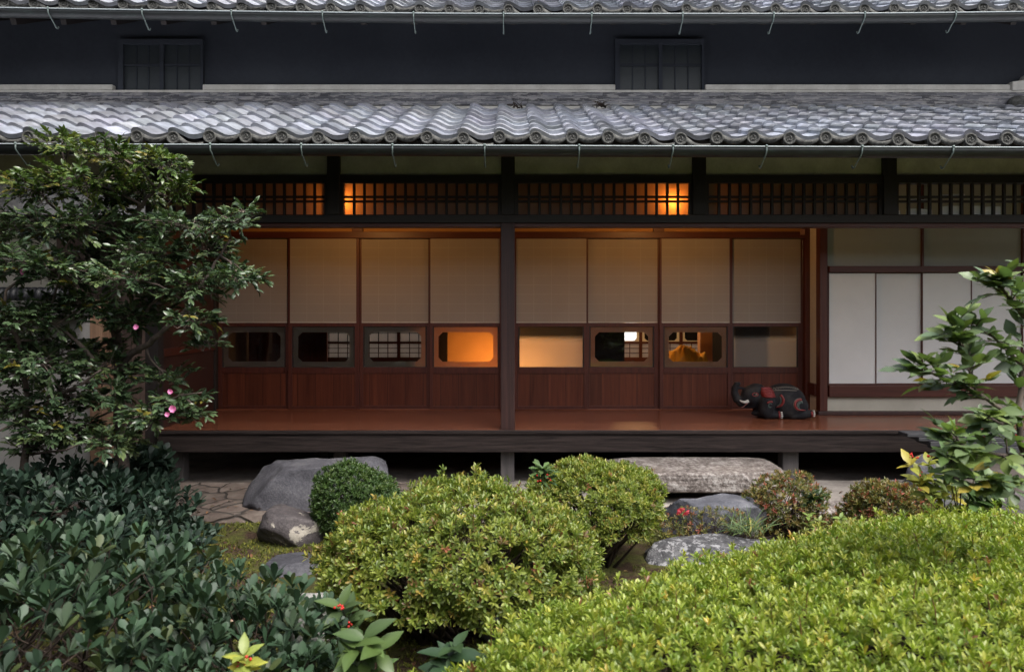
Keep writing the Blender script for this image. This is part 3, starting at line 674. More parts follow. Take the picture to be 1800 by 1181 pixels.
# ------------------------------------------------------------------ tiled roofs
PW = 0.265
PROF = [(0.0,0.022),(0.03,0.034),(0.08,0.041),(0.14,0.043),(0.21,0.040),(0.30,0.030),(0.39,0.017),(0.48,0.004),(0.56,-0.006),(0.68,-0.010),(0.80,-0.007),(0.91,0.0),(1.0,0.006)]
def tile_roof(name, y0, z0, ang, nrow, xphase, x_lo, x_hi, sag, label):
    ca, sa = math.cos(ang), math.sin(ang); ex = 0.235
    k0 = math.floor((x_lo-xphase)/PW); k1 = math.ceil((x_hi-xphase)/PW)
    V, Q, C = [], [], []; np_ = len(PROF)
    base = np.array((0.52, 0.545, 0.61))
    for k in range(k0, k1):
        for r in range(nrow):
            x = xphase + k*PW + random.uniform(-0.003, 0.003); jz = random.uniform(-0.0025, 0.0025); tw = random.uniform(-0.003, 0.003)
            js = random.uniform(-0.005, 0.005)
            tone = base*random.choice((0.72,0.85,0.95,1.0,1.0,1.1,1.25))*np.array((random.uniform(0.97,1.03),1,random.uniform(0.97,1.05)))
            n = len(V)
            for row_, (s, lift) in enumerate(((r*ex-0.003+js, -0.002), (r*ex-0.001+js, 0.029), (r*ex+js, 0.031), (r*ex+0.05, 0.026), ((r+1)*ex+0.035, 0.003))):
                for q, (u, h) in enumerate(PROF):
                    hh = h + lift + jz + tw*(u-0.5)*2 + sag(x+u*PW)
                    V.append((x+u*PW, y0 + s*ca - hh*sa, z0 + s*sa + hh*ca)); C.append(tone*0.52 if row_ < 2 else tone)  # front lip tinted darker, standing in for its shade
            for a in (0, 2, 3):
                for q in range(np_-1): Q.append((n+a*np_+q, n+a*np_+q+1, n+(a+1)*np_+q+1, n+(a+1)*np_+q))
            # side lip of the roll
            m0 = len(V)
            for s, lift in ((r*ex+js, 0.030), ((r+1)*ex+0.035, 0.003)):
                for h in (-0.004, 0.020):
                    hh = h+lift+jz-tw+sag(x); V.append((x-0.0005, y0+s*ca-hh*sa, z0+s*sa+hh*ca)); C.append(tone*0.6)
            Q.append((m0, m0+1, m0+3, m0+2))
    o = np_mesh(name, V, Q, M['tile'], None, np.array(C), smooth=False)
    # flat under-roof boarding so the roof has thickness
    adopt(o, house); o['label'] = label; bpy.context.view_layer.update()
    ub = MB(); L = nrow*ex
    n = len(ub.v)
    for x in (x_lo, x_hi):
        for s, h in ((0.03,-0.02),(L,-0.02),(L,-0.09),(0.03,-0.07)): ub.v.append((x, y0+s*ca-h*sa, z0+s*sa+h*ca))
    ub.f += [(0,1,2,3),(7,6,5,4)] + [(i,(i+1)%4+0 if False else (i+1)%4,(i+1)%4+4,i+4) for i in range(4)]
    o2 = ub.build('eave_boarding', M['darkwood_x']); o2.parent = o; o2.matrix_parent_inverse = o.matrix_world.inverted()
    # rafters under the eave
    rb = MB()
    xx = x_lo
    while xx < x_hi:
        n = len(rb.v)
        for x in (xx, xx+0.05):
            for s, h in ((0.06,-0.071),(L*0.75,-0.091),(L*0.75,-0.16),(0.06,-0.13)): rb.v.append((x, y0+s*ca-h*sa, z0+s*sa+h*ca))
        rb.f += [(n,n+1,n+2,n+3),(n+7,n+6,n+5,n+4)] + [(n+i,n+(i+1)%4,n+(i+1)%4+4,n+i+4) for i in range(4)]
        xx += 0.455
    o3 = rb.build('eave_rafter', M['darkwood_x']); o3.parent = o; o3.matrix_parent_inverse = o.matrix_world.inverted()
    # round end tile with its pendant, built once, copied along the eave
    em = MB(); rd = 0.047; cx = 0.15*PW; seg = 20
    def disc(rad, ya, yb):
        n = len(em.v)
        for y in (ya, yb):
            for j in range(seg): em.v.append((cx+rad*math.cos(2*math.pi*j/seg), y, rad*math.sin(2*math.pi*j/seg)))
        for j in range(seg): j2=(j+1)%seg; em.f.append((n+j, n+j2, n+seg+j2, n+seg+j))
        em.f.append(tuple(n+seg-1-j for j in range(seg)) if ya > yb else tuple(n+j for j in range(seg)))
        return n
    # body cup: outer wall, raised rim, sunk face
    n = len(em.v); rings = [(rd,0.10,),(rd,-0.012),(rd-0.010,-0.012),(rd-0.012,-0.004),(0.0005,-0.004)]
    for rad, y in rings:
        for j in range(seg): em.v.append((cx+rad*math.cos(2*math.pi*j/seg), y, rad*math.sin(2*math.pi*j/seg)))
    for a in range(len(rings)-1):
        for j in range(seg): j2=(j+1)%seg; em.f.append((n+a*seg+j, n+(a+1)*seg+j, n+(a+1)*seg+j2, n+a*seg+j2))
    for q in range(3):                         # comma swirl relief
        a0 = 2*math.pi*q/3; pts = []; rr = []
        for i in range(7):
            t_ = i/6; an = a0 + t_*2.3; r_ = 0.011 + 0.016*t_
            pts.append((cx+r_*math.cos(an), -0.006, r_*math.sin(an))); rr.append(0.0062*(1-t_*0.8))
        em.tube(pts, rr, 6)
    # pendant crescent under the pan to the right
    n = len(em.v); us = np.linspace(0.30, 1.0, 12); hb = lambda u: 0.020-0.062*math.sin(min(1,max(0,(u-0.22)/0.86))*math.pi)**0.8
    hp = lambda u: float(np.interp(u, [p[0] for p in PROF], [p[1] for p in PROF]))
    for y in (-0.004, 0.022):
        for u in us: em.v.append((u*PW, y, hp(u)-0.006+0.0))
        for u in us: em.v.append((u*PW, y, min(hp(u)-0.012, hb(u)-0.012)))
    k = len(us)
    for i in range(k-1):
        em.f.append((n+k+i, n+k+i+1, n+i+1, n+i)); em.f.append((n+3*k+i, n+2*k+i, n+2*k+i+1, n+3*k+i+1))
        em.f.append((n+k+i+1, n+k+i, n+3*k+i, n+3*k+i+1)); em.f.append((n+i, n+i+1, n+2*k+i+1, n+2*k+i))
    for u in (0.52,0.58,0.64,0.70,0.76):       # arabesque relief
        z_ = (hp(u)+hb(u))/2-0.010; em.tube([(u*PW-0.008,-0.006,z_-0.006),(u*PW,-0.008,z_+0.004),(u*PW+0.007,-0.006,z_+0.007)], 0.0032, 5)
    proto = em.build('eave_tile', M['eavetile'], None, 0, True)
    first = True
    for k in range(k0, k1):
        x = xphase+k*PW
        if abs(X(0, y0)) + 0.4 < abs(x): continue
        t = proto if first else link(proto.copy()); first = False
        t.parent = o; t.matrix_parent_inverse = o.matrix_world.inverted()
        t.location = (x, y0-0.012, z0+sag(x)); t.rotation_euler = (random.uniform(-0.03,0.03), random.uniform(-0.15,0.15), random.uniform(-0.03,0.03))
    return o
low_sag = lambda x: -0.004*x*0.6 - 0.002
up_sag = lambda x: 0.060*(max(0, -x)/4.5)**1.5 + 0.02*(max(0, x-2)/2.5)**2
low = tile_roof('lower_roof', 5.37, 2.80, R(21.8), 8, -1.1516-0.15*PW, -7.2, 7.2, low_sag, 'long lower eave of silver grey wave tiles')
upp = tile_roof('upper_roof', 6.56, 4.225, R(26.6), 9, -1.356-0.15*PW, -8.2, 8.2, up_sag, 'upper eave of tiles along the top of the picture')

def gutter(y, z, r, x_lo, x_hi, sag, hooks, gname, drop):
    mb = MB(); n = 60; prof = [(r*math.cos(a), r*math.sin(a)) for a in np.linspace(math.pi, 2*math.pi, 10)]
    inner = [((r-0.004)*math.cos(a), (r-0.004)*math.sin(a)) for a in np.linspace(2*math.pi, math.pi, 10)]
    pr = prof + inner; k = len(pr)
    for i in range(n+1):
        x = x_lo+(x_hi-x_lo)*i/n
        for a, b in pr: mb.v.append((x, y+a, z+b+sag(x)))
    for i in range(n):
        for j in range(k): j2=(j+1)%k; mb.f.append((i*k+j, (i+1)*k+j, (i+1)*k+j2, i*k+j2))
    o = mb.build('gutter', M['copper'], None, 0, True); adopt(o, house); bpy.context.view_layer.update(); o['label'] = gname
    rim = MB().tube([(x_lo+(x_hi-x_lo)*i/n, y-r-0.003, z+0.002+sag(x_lo+(x_hi-x_lo)*i/n)) for i in range(n+1)], 0.0052, 6).build('gutter_rim', M['rim'], None, 0, True)
    rim.parent = o; rim.matrix_parent_inverse = o.matrix_world.inverted()
    for hx in hooks:
        x = X(hx, y-r); zz = z+sag(x); h = MB()
        pts = [(x,y-r-0.008,zz+0.008),(x,y-r*1.02-0.004,zz-r*0.55),(x+random.uniform(-.004,.004),y-r*0.55,zz-r*1.05),(x,y-r*0.05,zz-r*1.35),(x,y+r*0.5,zz-drop*0.85),(x,y+r*0.85,zz-drop),(x,y+r*1.25,zz-drop*0.98),(x,y+r*1.45,zz-drop*0.82)]
        h.tube(pts, [0.006,0.005,0.005,0.005,0.0055,0.0065,0.0065,0.006], 6)
        h.ball((x,y-r-0.008,zz+0.006), 0.010)
        hb_ = h.build('gutter_hook', M['hook'], None, 0, True); hb_.parent = o; hb_.matrix_parent_inverse = o.matrix_world.inverted()
    return o
gutter(5.30, 2.712, 0.062, -7.0, 7.0, lambda x: -0.0035*x, [28,205,370,530,690,852,1018,1183,1347,1515,1675], 'lower verdigris gutter', 0.125)
gutter(6.46, 4.125, 0.060, -8.0, 8.0, lambda x: up_sag(x)*0.9, [85,250,407,567,727,885,1040,1200,1360,1520,1680], 'upper grey gutter', 0.125)

# ------------------------------------------------------------------ upper storey
YU = 7.35
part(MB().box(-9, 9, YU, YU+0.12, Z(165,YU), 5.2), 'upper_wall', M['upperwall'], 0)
for a, b in ((-200,204),(361,1080),(1237,1768)):
    part(MB().box(X(a,YU), X(b,YU), YU-0.07, YU-0.001, Z(165.5,YU)+0.02, Z(152.5,YU)), 'plaster_band', M['band'], 0.006)
part(MB().box(-9, 9, YU-0.085, YU-0.001, Z(167.5,YU), Z(165,YU)+0.012), 'plaster_ledge', M['band'], 0.004)
zc0, zc1 = 3.50, Z(167.7,YU)
hh = (zc1-3.552)/3.0
for i in range(3):
    part(MB().box(-9, 9, YU-0.10-0.022*i, YU-0.001, zc1-hh*(i+1)+0.002, zc1-hh*i), 'ridge_course', M['course'], 0.003)
part(MB().box(-9, 9, YU-0.13, YU-0.001, 3.38, zc1-hh*3), 'top_flashing', M['band'], 0)
part(MB().prism([(X(1768,YU),Z(165,YU)),(X(1800,YU),Z(163,YU)),(X(1800,YU),Z(146,YU)),(X(1794,YU),Z(136,YU)),(X(1787,YU),Z(147,YU)),(X(1768,YU),Z(149,YU))], YU-0.10, YU-0.001), 'ridge_finial', M['band'], 0.004)
part(MB().ball((X(1795,YU-0.2), YU-0.17, Z(182,YU-0.2)), (0.12,0.05,0.085), 14, 10), 'ridge_end_tile', M['eavetile'], 0, smooth=True)
for a, b in ((212,360),(1080,1236)):
    x0, x1, z0, z1 = X(a,YU), X(b,YU), Z(164,YU), Z(72,YU)
    fm = MB(); t_ = 0.05
    fm.box(x0,x0+t_,YU-0.05,YU-0.002,z0,z1); fm.box(x1-t_*0.5,x1,YU-0.05,YU-0.002,z0,z1); fm.box(x0+t_,x1-t_*0.5,YU-0.05,YU-0.002,z1-0.05,z1)
    fm.box(x0+t_,x1-t_*0.5,YU-0.05,YU-0.002,z0,z0+0.012)
    xm = (x0+x1)/2+0.01; fm.box(xm-0.02,xm+0.02,YU-0.045,YU-0.002,z0+0.012,z1-0.05)
    zm = z0+(z1-z0)*0.52; fm.box(x0+t_,xm-0.02,YU-0.03,YU-0.002,zm-0.012,zm+0.012); fm.box(xm+0.02,x1-t_*0.5,YU-0.03,YU-0.002,zm-0.012,zm+0.012)
    for s0, s1 in ((x0+t_,xm-0.02),(xm+0.02,x1-t_*0.5)):
        for q in (1,2): xx = s0+(s1-s0)*q/3; fm.box(xx-0.005,xx+0.005,YU-0.025,YU-0.002,z0+0.012,z1-0.05)
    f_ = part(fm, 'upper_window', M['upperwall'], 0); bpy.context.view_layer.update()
    o = MB().box(x0+t_*0.5,x1-t_*0.3,YU-0.016,YU-0.008,z0+0.006,z1-0.03).build('window_pane', M['window']); o.parent = f_; o.matrix_parent_inverse = f_.matrix_world.inverted()
part(MB().box(-9, 9, YU+0.12, 13, 5.1, 5.2), 'upper_ceiling', M['darkwood_x'], 0)

# twig tufts caught on the top tile course
def twig_tuft(px, py, label):
    mb = MB(); c = P(px, py, 7.08)
    for i in range(14):
        a = random.uniform(0, math.pi); L = random.uniform(0.05, 0.15)
        p1 = c + Vector((math.cos(a)*L, random.uniform(-0.06,0.03), abs(math.sin(a))*L*0.55)); m_ = (c+p1)/2 + Vector((random.uniform(-.02,.02), random.uniform(-.03,.0), random.uniform(0,.03)))
        mb.tube([c+Vector((random.uniform(-.05,.05), 0, random.uniform(-0.012,0.006))), m_, p1], [0.004,0.003,0.0015], 5)
    tag(mb.build('twig_tuft', M['twig'], None, 0, True), label, 'twigs', 'twigs caught at the top of the lower roof')
twig_tuft(300, 192, 'loose dark twigs on the lower roof tiles below the left upper window')
twig_tuft(910, 190, 'small dark knot of twigs on the lower roof above the main veranda post')
twig_tuft(1057, 188, 'curled dark twigs on the lower roof just left of the right upper window')

# the wing across the courtyard, behind the viewer (seen only in the panes)
opp = MB(); opp.box(-14, 14, -2.6, -2.4, -0.1, 3.4)
tag(opp.build('opposite_wall', M['darkwood_x']), kind='structure')
n_ = MB(); n_.v = [(-14,-2.4,3.45),(14,-2.4,3.45),(14,-1.1,3.0),(-14,-1.1,3.0),(-14,-2.4,3.55),(14,-2.4,3.55),(14,-1.1,3.1),(-14,-1.1,3.1)]; n_.f = [(0,1,2,3),(7,6,5,4),(0,4,5,1),(1,5,6,2),(2,6,7,3),(3,7,4,0)]
tag(n_.build('opposite_roof', M['darkwood_x']), kind='structure')

tag(MB().box(-4.9, -4.5, -2.3, 5.5, -0.1, 4.5).build('left_shade_wall', M['darkwood_x']), kind='structure')  # unseen wall added to darken the left side
tag(MB().box(-4.499, -3.45, -2.3, 4.6, 3.25, 3.40).build('left_shade_eave', M['darkwood_x']), kind='structure')  # unseen eave added to shade the left further
# ------------------------------------------------------------------ lamps
def ceiling_lamp(x, y, z, label, power):
    e = tag(empty('ceiling_lamp', (x, y, z)), label, 'lamp', 'small warm lamps behind the lattice')
    bpy.context.view_layer.update()
    b = MB().tube([(0,0,0.07),(0,0,0.10),(0,0,0.55)], [0.03,0.012,0.006], 10).build('lamp_holder', M['darkwood_z'], e)
    ld = bpy.data.lights.new('lamp_bulb', 'POINT'); ld.energy = power; ld.color = (1.0, 0.46, 0.13); ld.shadow_soft_size = 0.035
    lo = bpy.data.objects.new('lamp_bulb', ld); link(lo, e)
ceiling_lamp(X(602,6.605), 6.605, 2.50, 'warm lamp glowing behind the lattice beside the second short post from the left', 8.5)
ceiling_lamp(X(1180,6.605), 6.605, 2.50, 'warm lamp glowing behind the lattice above the pane with the yellow cloth', 8.5)
rl_ = tag(empty('pendant_lamp', (1.75, 10.2, 2.45)), 'warm lamp lighting the far room behind the yellow cloth, out of sight above the windows', 'lamp'); bpy.context.view_layer.update()
MB().tube([(0,0,0.09),(0,0,0.12),(0,0,0.64)], [0.03,0.012,0.005], 10).build('lamp_holder', M['darkwood_z'], rl_)
ld = bpy.data.lights.new('lamp_bulb', 'POINT'); ld.energy = 38; ld.color = (1.0, 0.55, 0.22); ld.shadow_soft_size = 0.05
link(bpy.data.objects.new('lamp_bulb', ld), rl_)
fl = tag(empty('floor_lamp', (X(893,8.30), 8.30, ZF)), 'warm paper floor lamp inside the room, hidden behind the main veranda post', 'lamp')
pl_ = MB()
for sx in (-1,1):
    for sy in (-1,1): pl_.box(sx*0.09-0.008, sx*0.09+0.008, sy*0.09-0.008, sy*0.09+0.008, 0.003, 0.44)
pl_.box(-0.098,0.098,-0.098,0.098,0.10,0.115); pl_.build('lamp_frame', M['darkwood_z'], fl)
pm_, t_, b_ = new_mat('glowing_lamp_paper'); b_.inputs['Base Color'].default_value = (0.8,0.6,0.4,1); b_.inputs['Emission Color'].default_value = (1.0,0.42,0.11,1); b_.inputs['Emission Strength'].default_value = 30.0
MB().box(-0.081,0.081,-0.081,0.081,0.118,0.42).build('lamp_paper', pm_, fl)
# ================================================================== GARDEN WALL (left)
gw = tag(empty('garden_wall', (X(60,5.85), 5.85, -0.1)), 'grey plastered garden wall with a dark tiled coping, half hidden behind the left tree', 'wall')
def gpart(mb, name, mat, bevel=0.004, smooth=False):
    o = mb.build(name, mat, None, bevel, smooth); adopt(o, gw); return o
gpart(MB().box(-6.5, X(160,5.8), 5.80, 5.95, -0.12, 1.49), 'wall_body', M['greyplaster'])
gpart(MB().box(X(160,5.8)+0.001, X(182,5.8), 5.78, 5.95, -0.12, 1.62), 'end_post', M['palewood'])
cm = MB()
for y0, y1, z0, z1 in ((5.60,6.15,1.492,1.535),(5.66,6.09,1.536,1.575),(5.73,6.02,1.576,1.615)):
    x = -6.5
    while x < X(150,5.8):
        cm.box(x+0.002, min(x+0.27, X(152,5.8))-0.002, y0+random.uniform(-.005,.005), y1, z0, z1); x += 0.27
gpart(cm, 'coping_course', M['eavetile'], 0.004)
cm = MB(); x = -6.5
while x < X(110,5.8):
    cm.tube([(x,5.875,1.66),(x+0.012,5.875,1.66),(x+0.028,5.875,1.66),(x+0.05,5.875,1.66)], [0.052,0.066,0.066,0.054], 12); x += 0.05
gpart(cm, 'ridge_tile', plain('black_ridge_tile', (0.02,0.021,0.025), 0.5), 0, True)

# low tiled wall end in front of the veranda on the right
lw = tag(empty('low_wall', (X(1720,6.1), 6.1, 0)), 'low dark wall with stacked flat tiles on top, against the veranda edge at far right', 'wall')
def lpart(mb, name, mat, bevel=0.003):
    o = mb.build(name, mat, None, bevel); adopt(o, lw); return o
YW = 6.05
lpart(MB().box(X(1700,YW), X(2000,YW), YW+0.05, YW+0.2, -0.05, Z(800,YW)), 'wall_body', M['earth'])
for i, (pxs, y0, y1) in enumerate(((1660,785,796),(1636,776.5,784.5),(1618,770,776),(1600,763.5,769.5))):
    mb = MB(); x = X(pxs, YW); 
    while x < X(2000,YW):
        mb.box(x, x+0.245, YW-0.02+0.02*i, YW+0.25-0.02*i, Z(y1,YW), Z(y0,YW)); x += 0.25
    lpart(mb, 'coping_course', plain('dark_flat_tile_%d' % i, (0.05,0.05,0.056), 0.5))

# ================================================================== STONES
def rock(name, label, mat, loc, size, seed, n=2.8, planes=9, amp=0.07, rotz=0.0, flat=None, group=None, cut=(0.62,0.95), sub=5, pre=()):
    bm = bmesh.new(); bmesh.ops.create_cube(bm, size=2.0); bmesh.ops.subdivide_edges(bm, edges=bm.edges[:], cuts={3:8,5:22,6:34}[sub], use_grid_fill=True); rnd = random.Random(seed)
    pl = []
    for i in range(planes):
        v = Vector((rnd.gauss(0,1), rnd.gauss(0,1), rnd.gauss(0,0.7))).normalized(); pl.append((v, rnd.uniform(*cut)))
    for nv, d in pre: pl.append((Vector(nv).normalized(), d))
    if flat is not None: pl.append((Vector((rnd.uniform(-.06,.06), rnd.uniform(-.1,.0), 1)).normalized(), flat))
    off = Vector((seed*3.7, seed*1.3, seed*2.1))
    for v in bm.verts:
        p = v.co; p = Vector([math.sin(a*math.pi/4)/math.sin(math.pi/4) if n < 5 else a for a in p]); q = (abs(p.x)**n + abs(p.y)**n + abs(p.z)**n)**(1/n); p = p/q
        for nv, d in pl:
            e = p.dot(nv) - d
            if e > 0: p = p - nv*(e*0.94)
        k = noise.fractal(p*1.6+off, 1.0, 2.0, 5)*amp + noise.fractal(p*6+off, 0.9, 2.0, 5)*amp*0.35
        p = p*(1+k)
        v.co = (p.x*size[0], p.y*size[1], p.z*size[2])
    me = bpy.data.meshes.new(name); bm.to_mesh(me); bm.free(); me.polygons.foreach_set('use_smooth', [True]*len(me.polygons)); me.materials.append(mat)
    o = bpy.data.objects.new(name, me); link(o); o.location = loc; o.rotation_euler = (0,0,rotz)
    return tag(o, label, 'stone', group)
S_GREY = stone_mat('smooth_grey_stone', (0.035,0.034,0.042), (0.085,0.084,0.097), (0.19,0.185,0.19), (0.30,0.29,0.26), 0.70, 2.5, 60)
S_GRAN = stone_mat('pinkish_granite', (0.085,0.070,0.064), (0.18,0.155,0.142), (0.37,0.345,0.325), (0.30,0.29,0.28), 0.69, 8, 34, sw=1.1)
S_DARK = stone_mat('dark_wet_stone', (0.025,0.023,0.025), (0.06,0.052,0.054), (0.13,0.115,0.115), (0.36,0.33,0.28), 0.555, 3.2, 60)
S_SPECK = stone_mat('lichen_speckled_stone', (0.02,0.02,0.023), (0.06,0.06,0.065), (0.15,0.15,0.155), (0.24,0.24,0.25), 0.545, 16, 80)
S_BLUE = stone_mat('blue_grey_stone', (0.04,0.042,0.052), (0.085,0.088,0.105), (0.20,0.20,0.22), (0.34,0.34,0.34), 0.64, 4, 80)
S_PALE = stone_mat('whitish_lichen_stone', (0.10,0.10,0.09), (0.24,0.235,0.22), (0.45,0.44,0.41), None, 0.6, 9, 90)
S_SLATE = stone_mat('flat_slate_stone', (0.022,0.022,0.027), (0.045,0.045,0.054), (0.09,0.09,0.10), None, 0.6, 3, 50)
rock('stepping_boulder', 'big smooth grey boulder serving as a step below the left half of the veranda', S_GREY, (X(562,5.85), 5.88, 0.02), (0.61,0.38,0.35), 3, 3.6, 5, 0.045, 0, 0.86, pre=(((-0.85,-0.3,0.55),0.86),((0,-1,0.25),0.80),((0.8,-0.2,0.6),0.95)))
rock('lichen_stone', 'small dark stone with a pale lichen patch in front of the grey boulder', S_DARK, (X(513,5.08), 5.12, 0.0), (0.235,0.17,0.185), 8, 2.6, 7, 0.06, 0.1, 0.85)
rock('stepping_stone', 'flat dark slate stone set in the moss left of the middle azalea', S_SLATE, (X(520,4.45), 4.5, -0.06), (0.24,0.17,0.10), 12, 2.6, 6, 0.05, 0.2, 0.7)
rock('granite_slab', 'long pinkish granite slab with a flat top, raised below the right half of the veranda', S_GRAN, (X(1212,6.05), 6.1, 0.175), (0.76,0.33,0.085), 21, 9.0, 3, 0.02, 0.0, 0.97, sub=6, cut=(0.9,1.1), pre=(((0.75,-0.75,0.15),1.15),((0.6,-0.2,0.9),1.22)))
rock('slab_support', 'dark block stone under the granite slab', S_DARK, (X(1110,6.1), 6.15, 0.02), (0.16,0.2,0.08), 31, 3, 5, 0.05)
rock('slab_support', 'rough low stone under the right end of the granite slab', S_DARK, (X(1310,6.05), 6.15, 0.02), (0.2,0.2,0.08), 32, 3, 5, 0.05)
rock('garden_rock', 'blue-grey rock with a rounded left end, lying in front of the granite slab', S_BLUE, (X(1250,5.15), 5.2, 0.0), (0.40,0.22,0.24), 41, 2.9, 8, 0.07, -0.08, 0.86)
rock('speckled_rock', 'flat black and white speckled rock between the middle azalea and the large hedge', S_SPECK, (X(1285,4.55), 4.62, -0.05), (0.52,0.25,0.16), 52, 2.6, 7, 0.06, 0.06, 0.72, pre=(((-0.5,-0.6,0.6),0.62),))
rock('upright_stone', 'rounded pale grey stone behind the yellow-leaved berry plant', S_GREY, (X(1640,5.7), 5.75, 0.08), (0.25,0.2,0.32), 62, 2.2, 7, 0.06, 0.3, None, pre=(((0.6,-0.3,0.75),0.72),))
rock('stepping_stone', 'flat grey stone half under the right side of the big middle azalea', S_BLUE, (X(925,3.55), 3.62, -0.02), (0.24,0.17,0.085), 71, 2.5, 7, 0.07, 0.2, 0.75)
rock('white_stone', 'whitish lichen covered stone at the left foot of the big middle azalea', S_PALE, (X(532,3.25), 3.3, 0.10), (0.15,0.13,0.17), 81, 2.6, 7, 0.08)
rock('white_stone', 'low whitish stone among the blue-green shrubs at the bottom left', S_PALE, (X(205,2.55), 2.6, 0.10), (0.16,0.14,0.13), 82, 2.6, 7, 0.08)
rock('dark_rock', 'dark rock in the shade under the leafy branch at far right', S_DARK, (X(1790,4.75), 4.9, 0.05), (0.27,0.2,0.28), 91, 2.5, 8, 0.07)
rock('edge_stone', 'pale flat edging stone between the two reddish azaleas', S_GRAN, (X(1465,5.62), 5.7, -0.05), (0.24,0.2,0.12), 95, 3.2, 5, 0.04, 0.1, 0.75)
rock('pebble', 'small tan pebble against the blue-grey rock', S_GRAN, (X(1326,4.95), 4.96, 0.03), (0.035,0.03,0.04), 97, 2.4, 5, 0.05, sub=3)

# ================================================================== SHRUBS
def stems_from(root_pts, tips, r0, sides=5, wob=0.06):
    mb = MB()
    for b, t_ in zip(root_pts, tips):
        b = Vector(b); t_ = Vector(t_); L = (t_-b).length
        m1 = b.lerp(t_, 0.35) + Vector((random.uniform(-wob,wob), random.uniform(-wob,wob), L*0.03)); m2 = b.lerp(t_, 0.7) + Vector((random.uniform(-wob,wob)*0.7, random.uniform(-wob,wob)*0.7, L*0.04))
        mb.tube([b, m1, m2, t_], [r0, r0*0.7, r0*0.45, r0*0.22], sides)
    return mb
def mound(name, label, c, rad, n, tpl, nleaf, length, cols, wts, mat, zmin=-0.25, layers=(1.0,0.9,0.78), amp=0.10, freq=2.2, group=None,
          spread=(20,75), nstem=40, r0=0.012, rootr=0.3, pw=2.0, upmix=0.6, cat='shrub', rootz=None, extra=None, gap=0.0, jitlen=0.2, seed=0, rot=0.0, shoots=0):
    rx, ry, rz = rad; c = np.array(c)
    zr = -0.08 if rootz is None else rootz
    e = tag(empty(name, (c[0], c[1], zr)), label, cat, group); bpy.context.view_layer.update()
    fo = Foliage(); keep = []
    for li, lay in enumerate(layers):
        m_ = int(n*lay*lay*(1.0 if li == 0 else 0.75)); d = unit(RNG.normal(size=(m_*4, 3))); d = d[d[:,2] > zmin][:m_]
        q = (np.abs(d)**pw).sum(1)**(1/pw); d2 = d/q[:,None]
        nz = np.array([fbm((a[0]*rx+seed, a[1]*ry, a[2]*rz), freq, 3) for a in d2])
        if gap:
            gk = np.array([fbm((a[0]*rx+9+seed, a[1]*ry, a[2]*rz), freq*2.4, 2) for a in d2]) > -0.45+gap-0.25*d2[:,2]
            d2, d, nz = d2[gk], d[gk], nz[gk]
        nz2 = np.array([fbm((a[0]*rx+seed+5, a[1]*ry, a[2]*rz), freq*4.5, 2) for a in d2])
        r_ = lay*(1+amp*nz + amp*0.45*nz2 + 0.03*RNG.normal(size=len(d2)))
        p = d2*r_[:,None]*np.array(rad); nrm = unit(d2*np.abs(d2)**(pw-2)/np.array(rad))
        if rot:
            Rm = np.array([[math.cos(rot), math.sin(rot), 0], [-math.sin(rot), math.cos(rot), 0], [0, 0, 1]]); p = p @ Rm; nrm = nrm @ Rm
        ax = unit(nrm*(1-upmix) + np.array([0,0,1.0])*upmix + RNG.normal(size=p.shape)*0.22)
        p = p + c
        if extra is not None:
            kk = extra(p); p, ax = p[kk], ax[kk]
        kk = p[:,2] > zr+0.02; p, ax = p[kk], ax[kk]
        whorls(fo, tpl, p, ax, nleaf, length, cols, wts, spread, jitlen); keep.append(p)
    if shoots:
        al = np.concatenate(keep); al = al[al[:,2] > c[2]+rz*0.35]; ii = RNG.choice(len(al), shoots, replace=False)
        sm_ = MB(); tp = []
        for i in ii:
            h = random.uniform(0.03, 0.085); a0 = Vector(al[i]); a1 = a0+Vector((random.uniform(-.018,.018), random.uniform(-.018,.018), h)); tp.append(tuple(a1))
            sm_.tube([a0-Vector((0,0,0.06)), a0.lerp(a1,0.5), a1], [0.0024,0.0020,0.0015], 4, False)
        tp = np.array(tp)
        for fr, nl, ls in ((0,6,1.0),(0.02,3,0.95),(0.04,2,0.9)): whorls(fo, tpl, tp-np.array([0,0,fr]), np.array([[0,0,1.0]])+0.15*RNG.normal(size=tp.shape), nl, length*ls, cols, wts, (18,65), jitlen)
        fo.add((np.array(sm_.v), np.array(sm_.f), np.repeat(np.array([[0.16,0.085,0.04]]), len(sm_.v), 0)))
    o = fo.build('foliage', mat, None); adopt(o, e)
    if nstem:
        allp = np.concatenate(keep); idx = RNG.choice(len(allp), min(nstem, len(allp)), replace=False)
        tips = [c + (allp[i]-c)*0.97 for i in idx]
        roots = [(c[0]+rx*rootr*random.uniform(-1,1)*0.6, c[1]+ry*rootr*random.uniform(-1,1)*0.6, zr-0.03) for i in idx]
        so = stems_from(roots, tips, r0).build('stem', M['twig'], None, 0, True); adopt(so, e)
    return e
AZ = [(0.165,0.205,0.036),(0.21,0.24,0.046),(0.115,0.16,0.034),(0.27,0.25,0.055),(0.30,0.22,0.05),(0.24,0.085,0.05),(0.15,0.09,0.04)]
# big middle azalea
mound('azalea_bush', 'wide clipped azalea in the middle of the garden, flecked with yellow and red leaves', (X(797,3.55), 3.62, 0.34), (0.63,0.50,0.285), 2500, T_AZ3, 8, 0.031, AZ, (8,6,7,2,0.7,0.35,0.8), M['leaf_azalea'],
      zmin=-0.55, layers=(1.0,0.93,0.83), amp=0.20, freq=2.0, gap=0.12, nstem=130, r0=0.011, rootr=0.45, pw=2.3, upmix=0.45, spread=(15,80), seed=1, shoots=60)
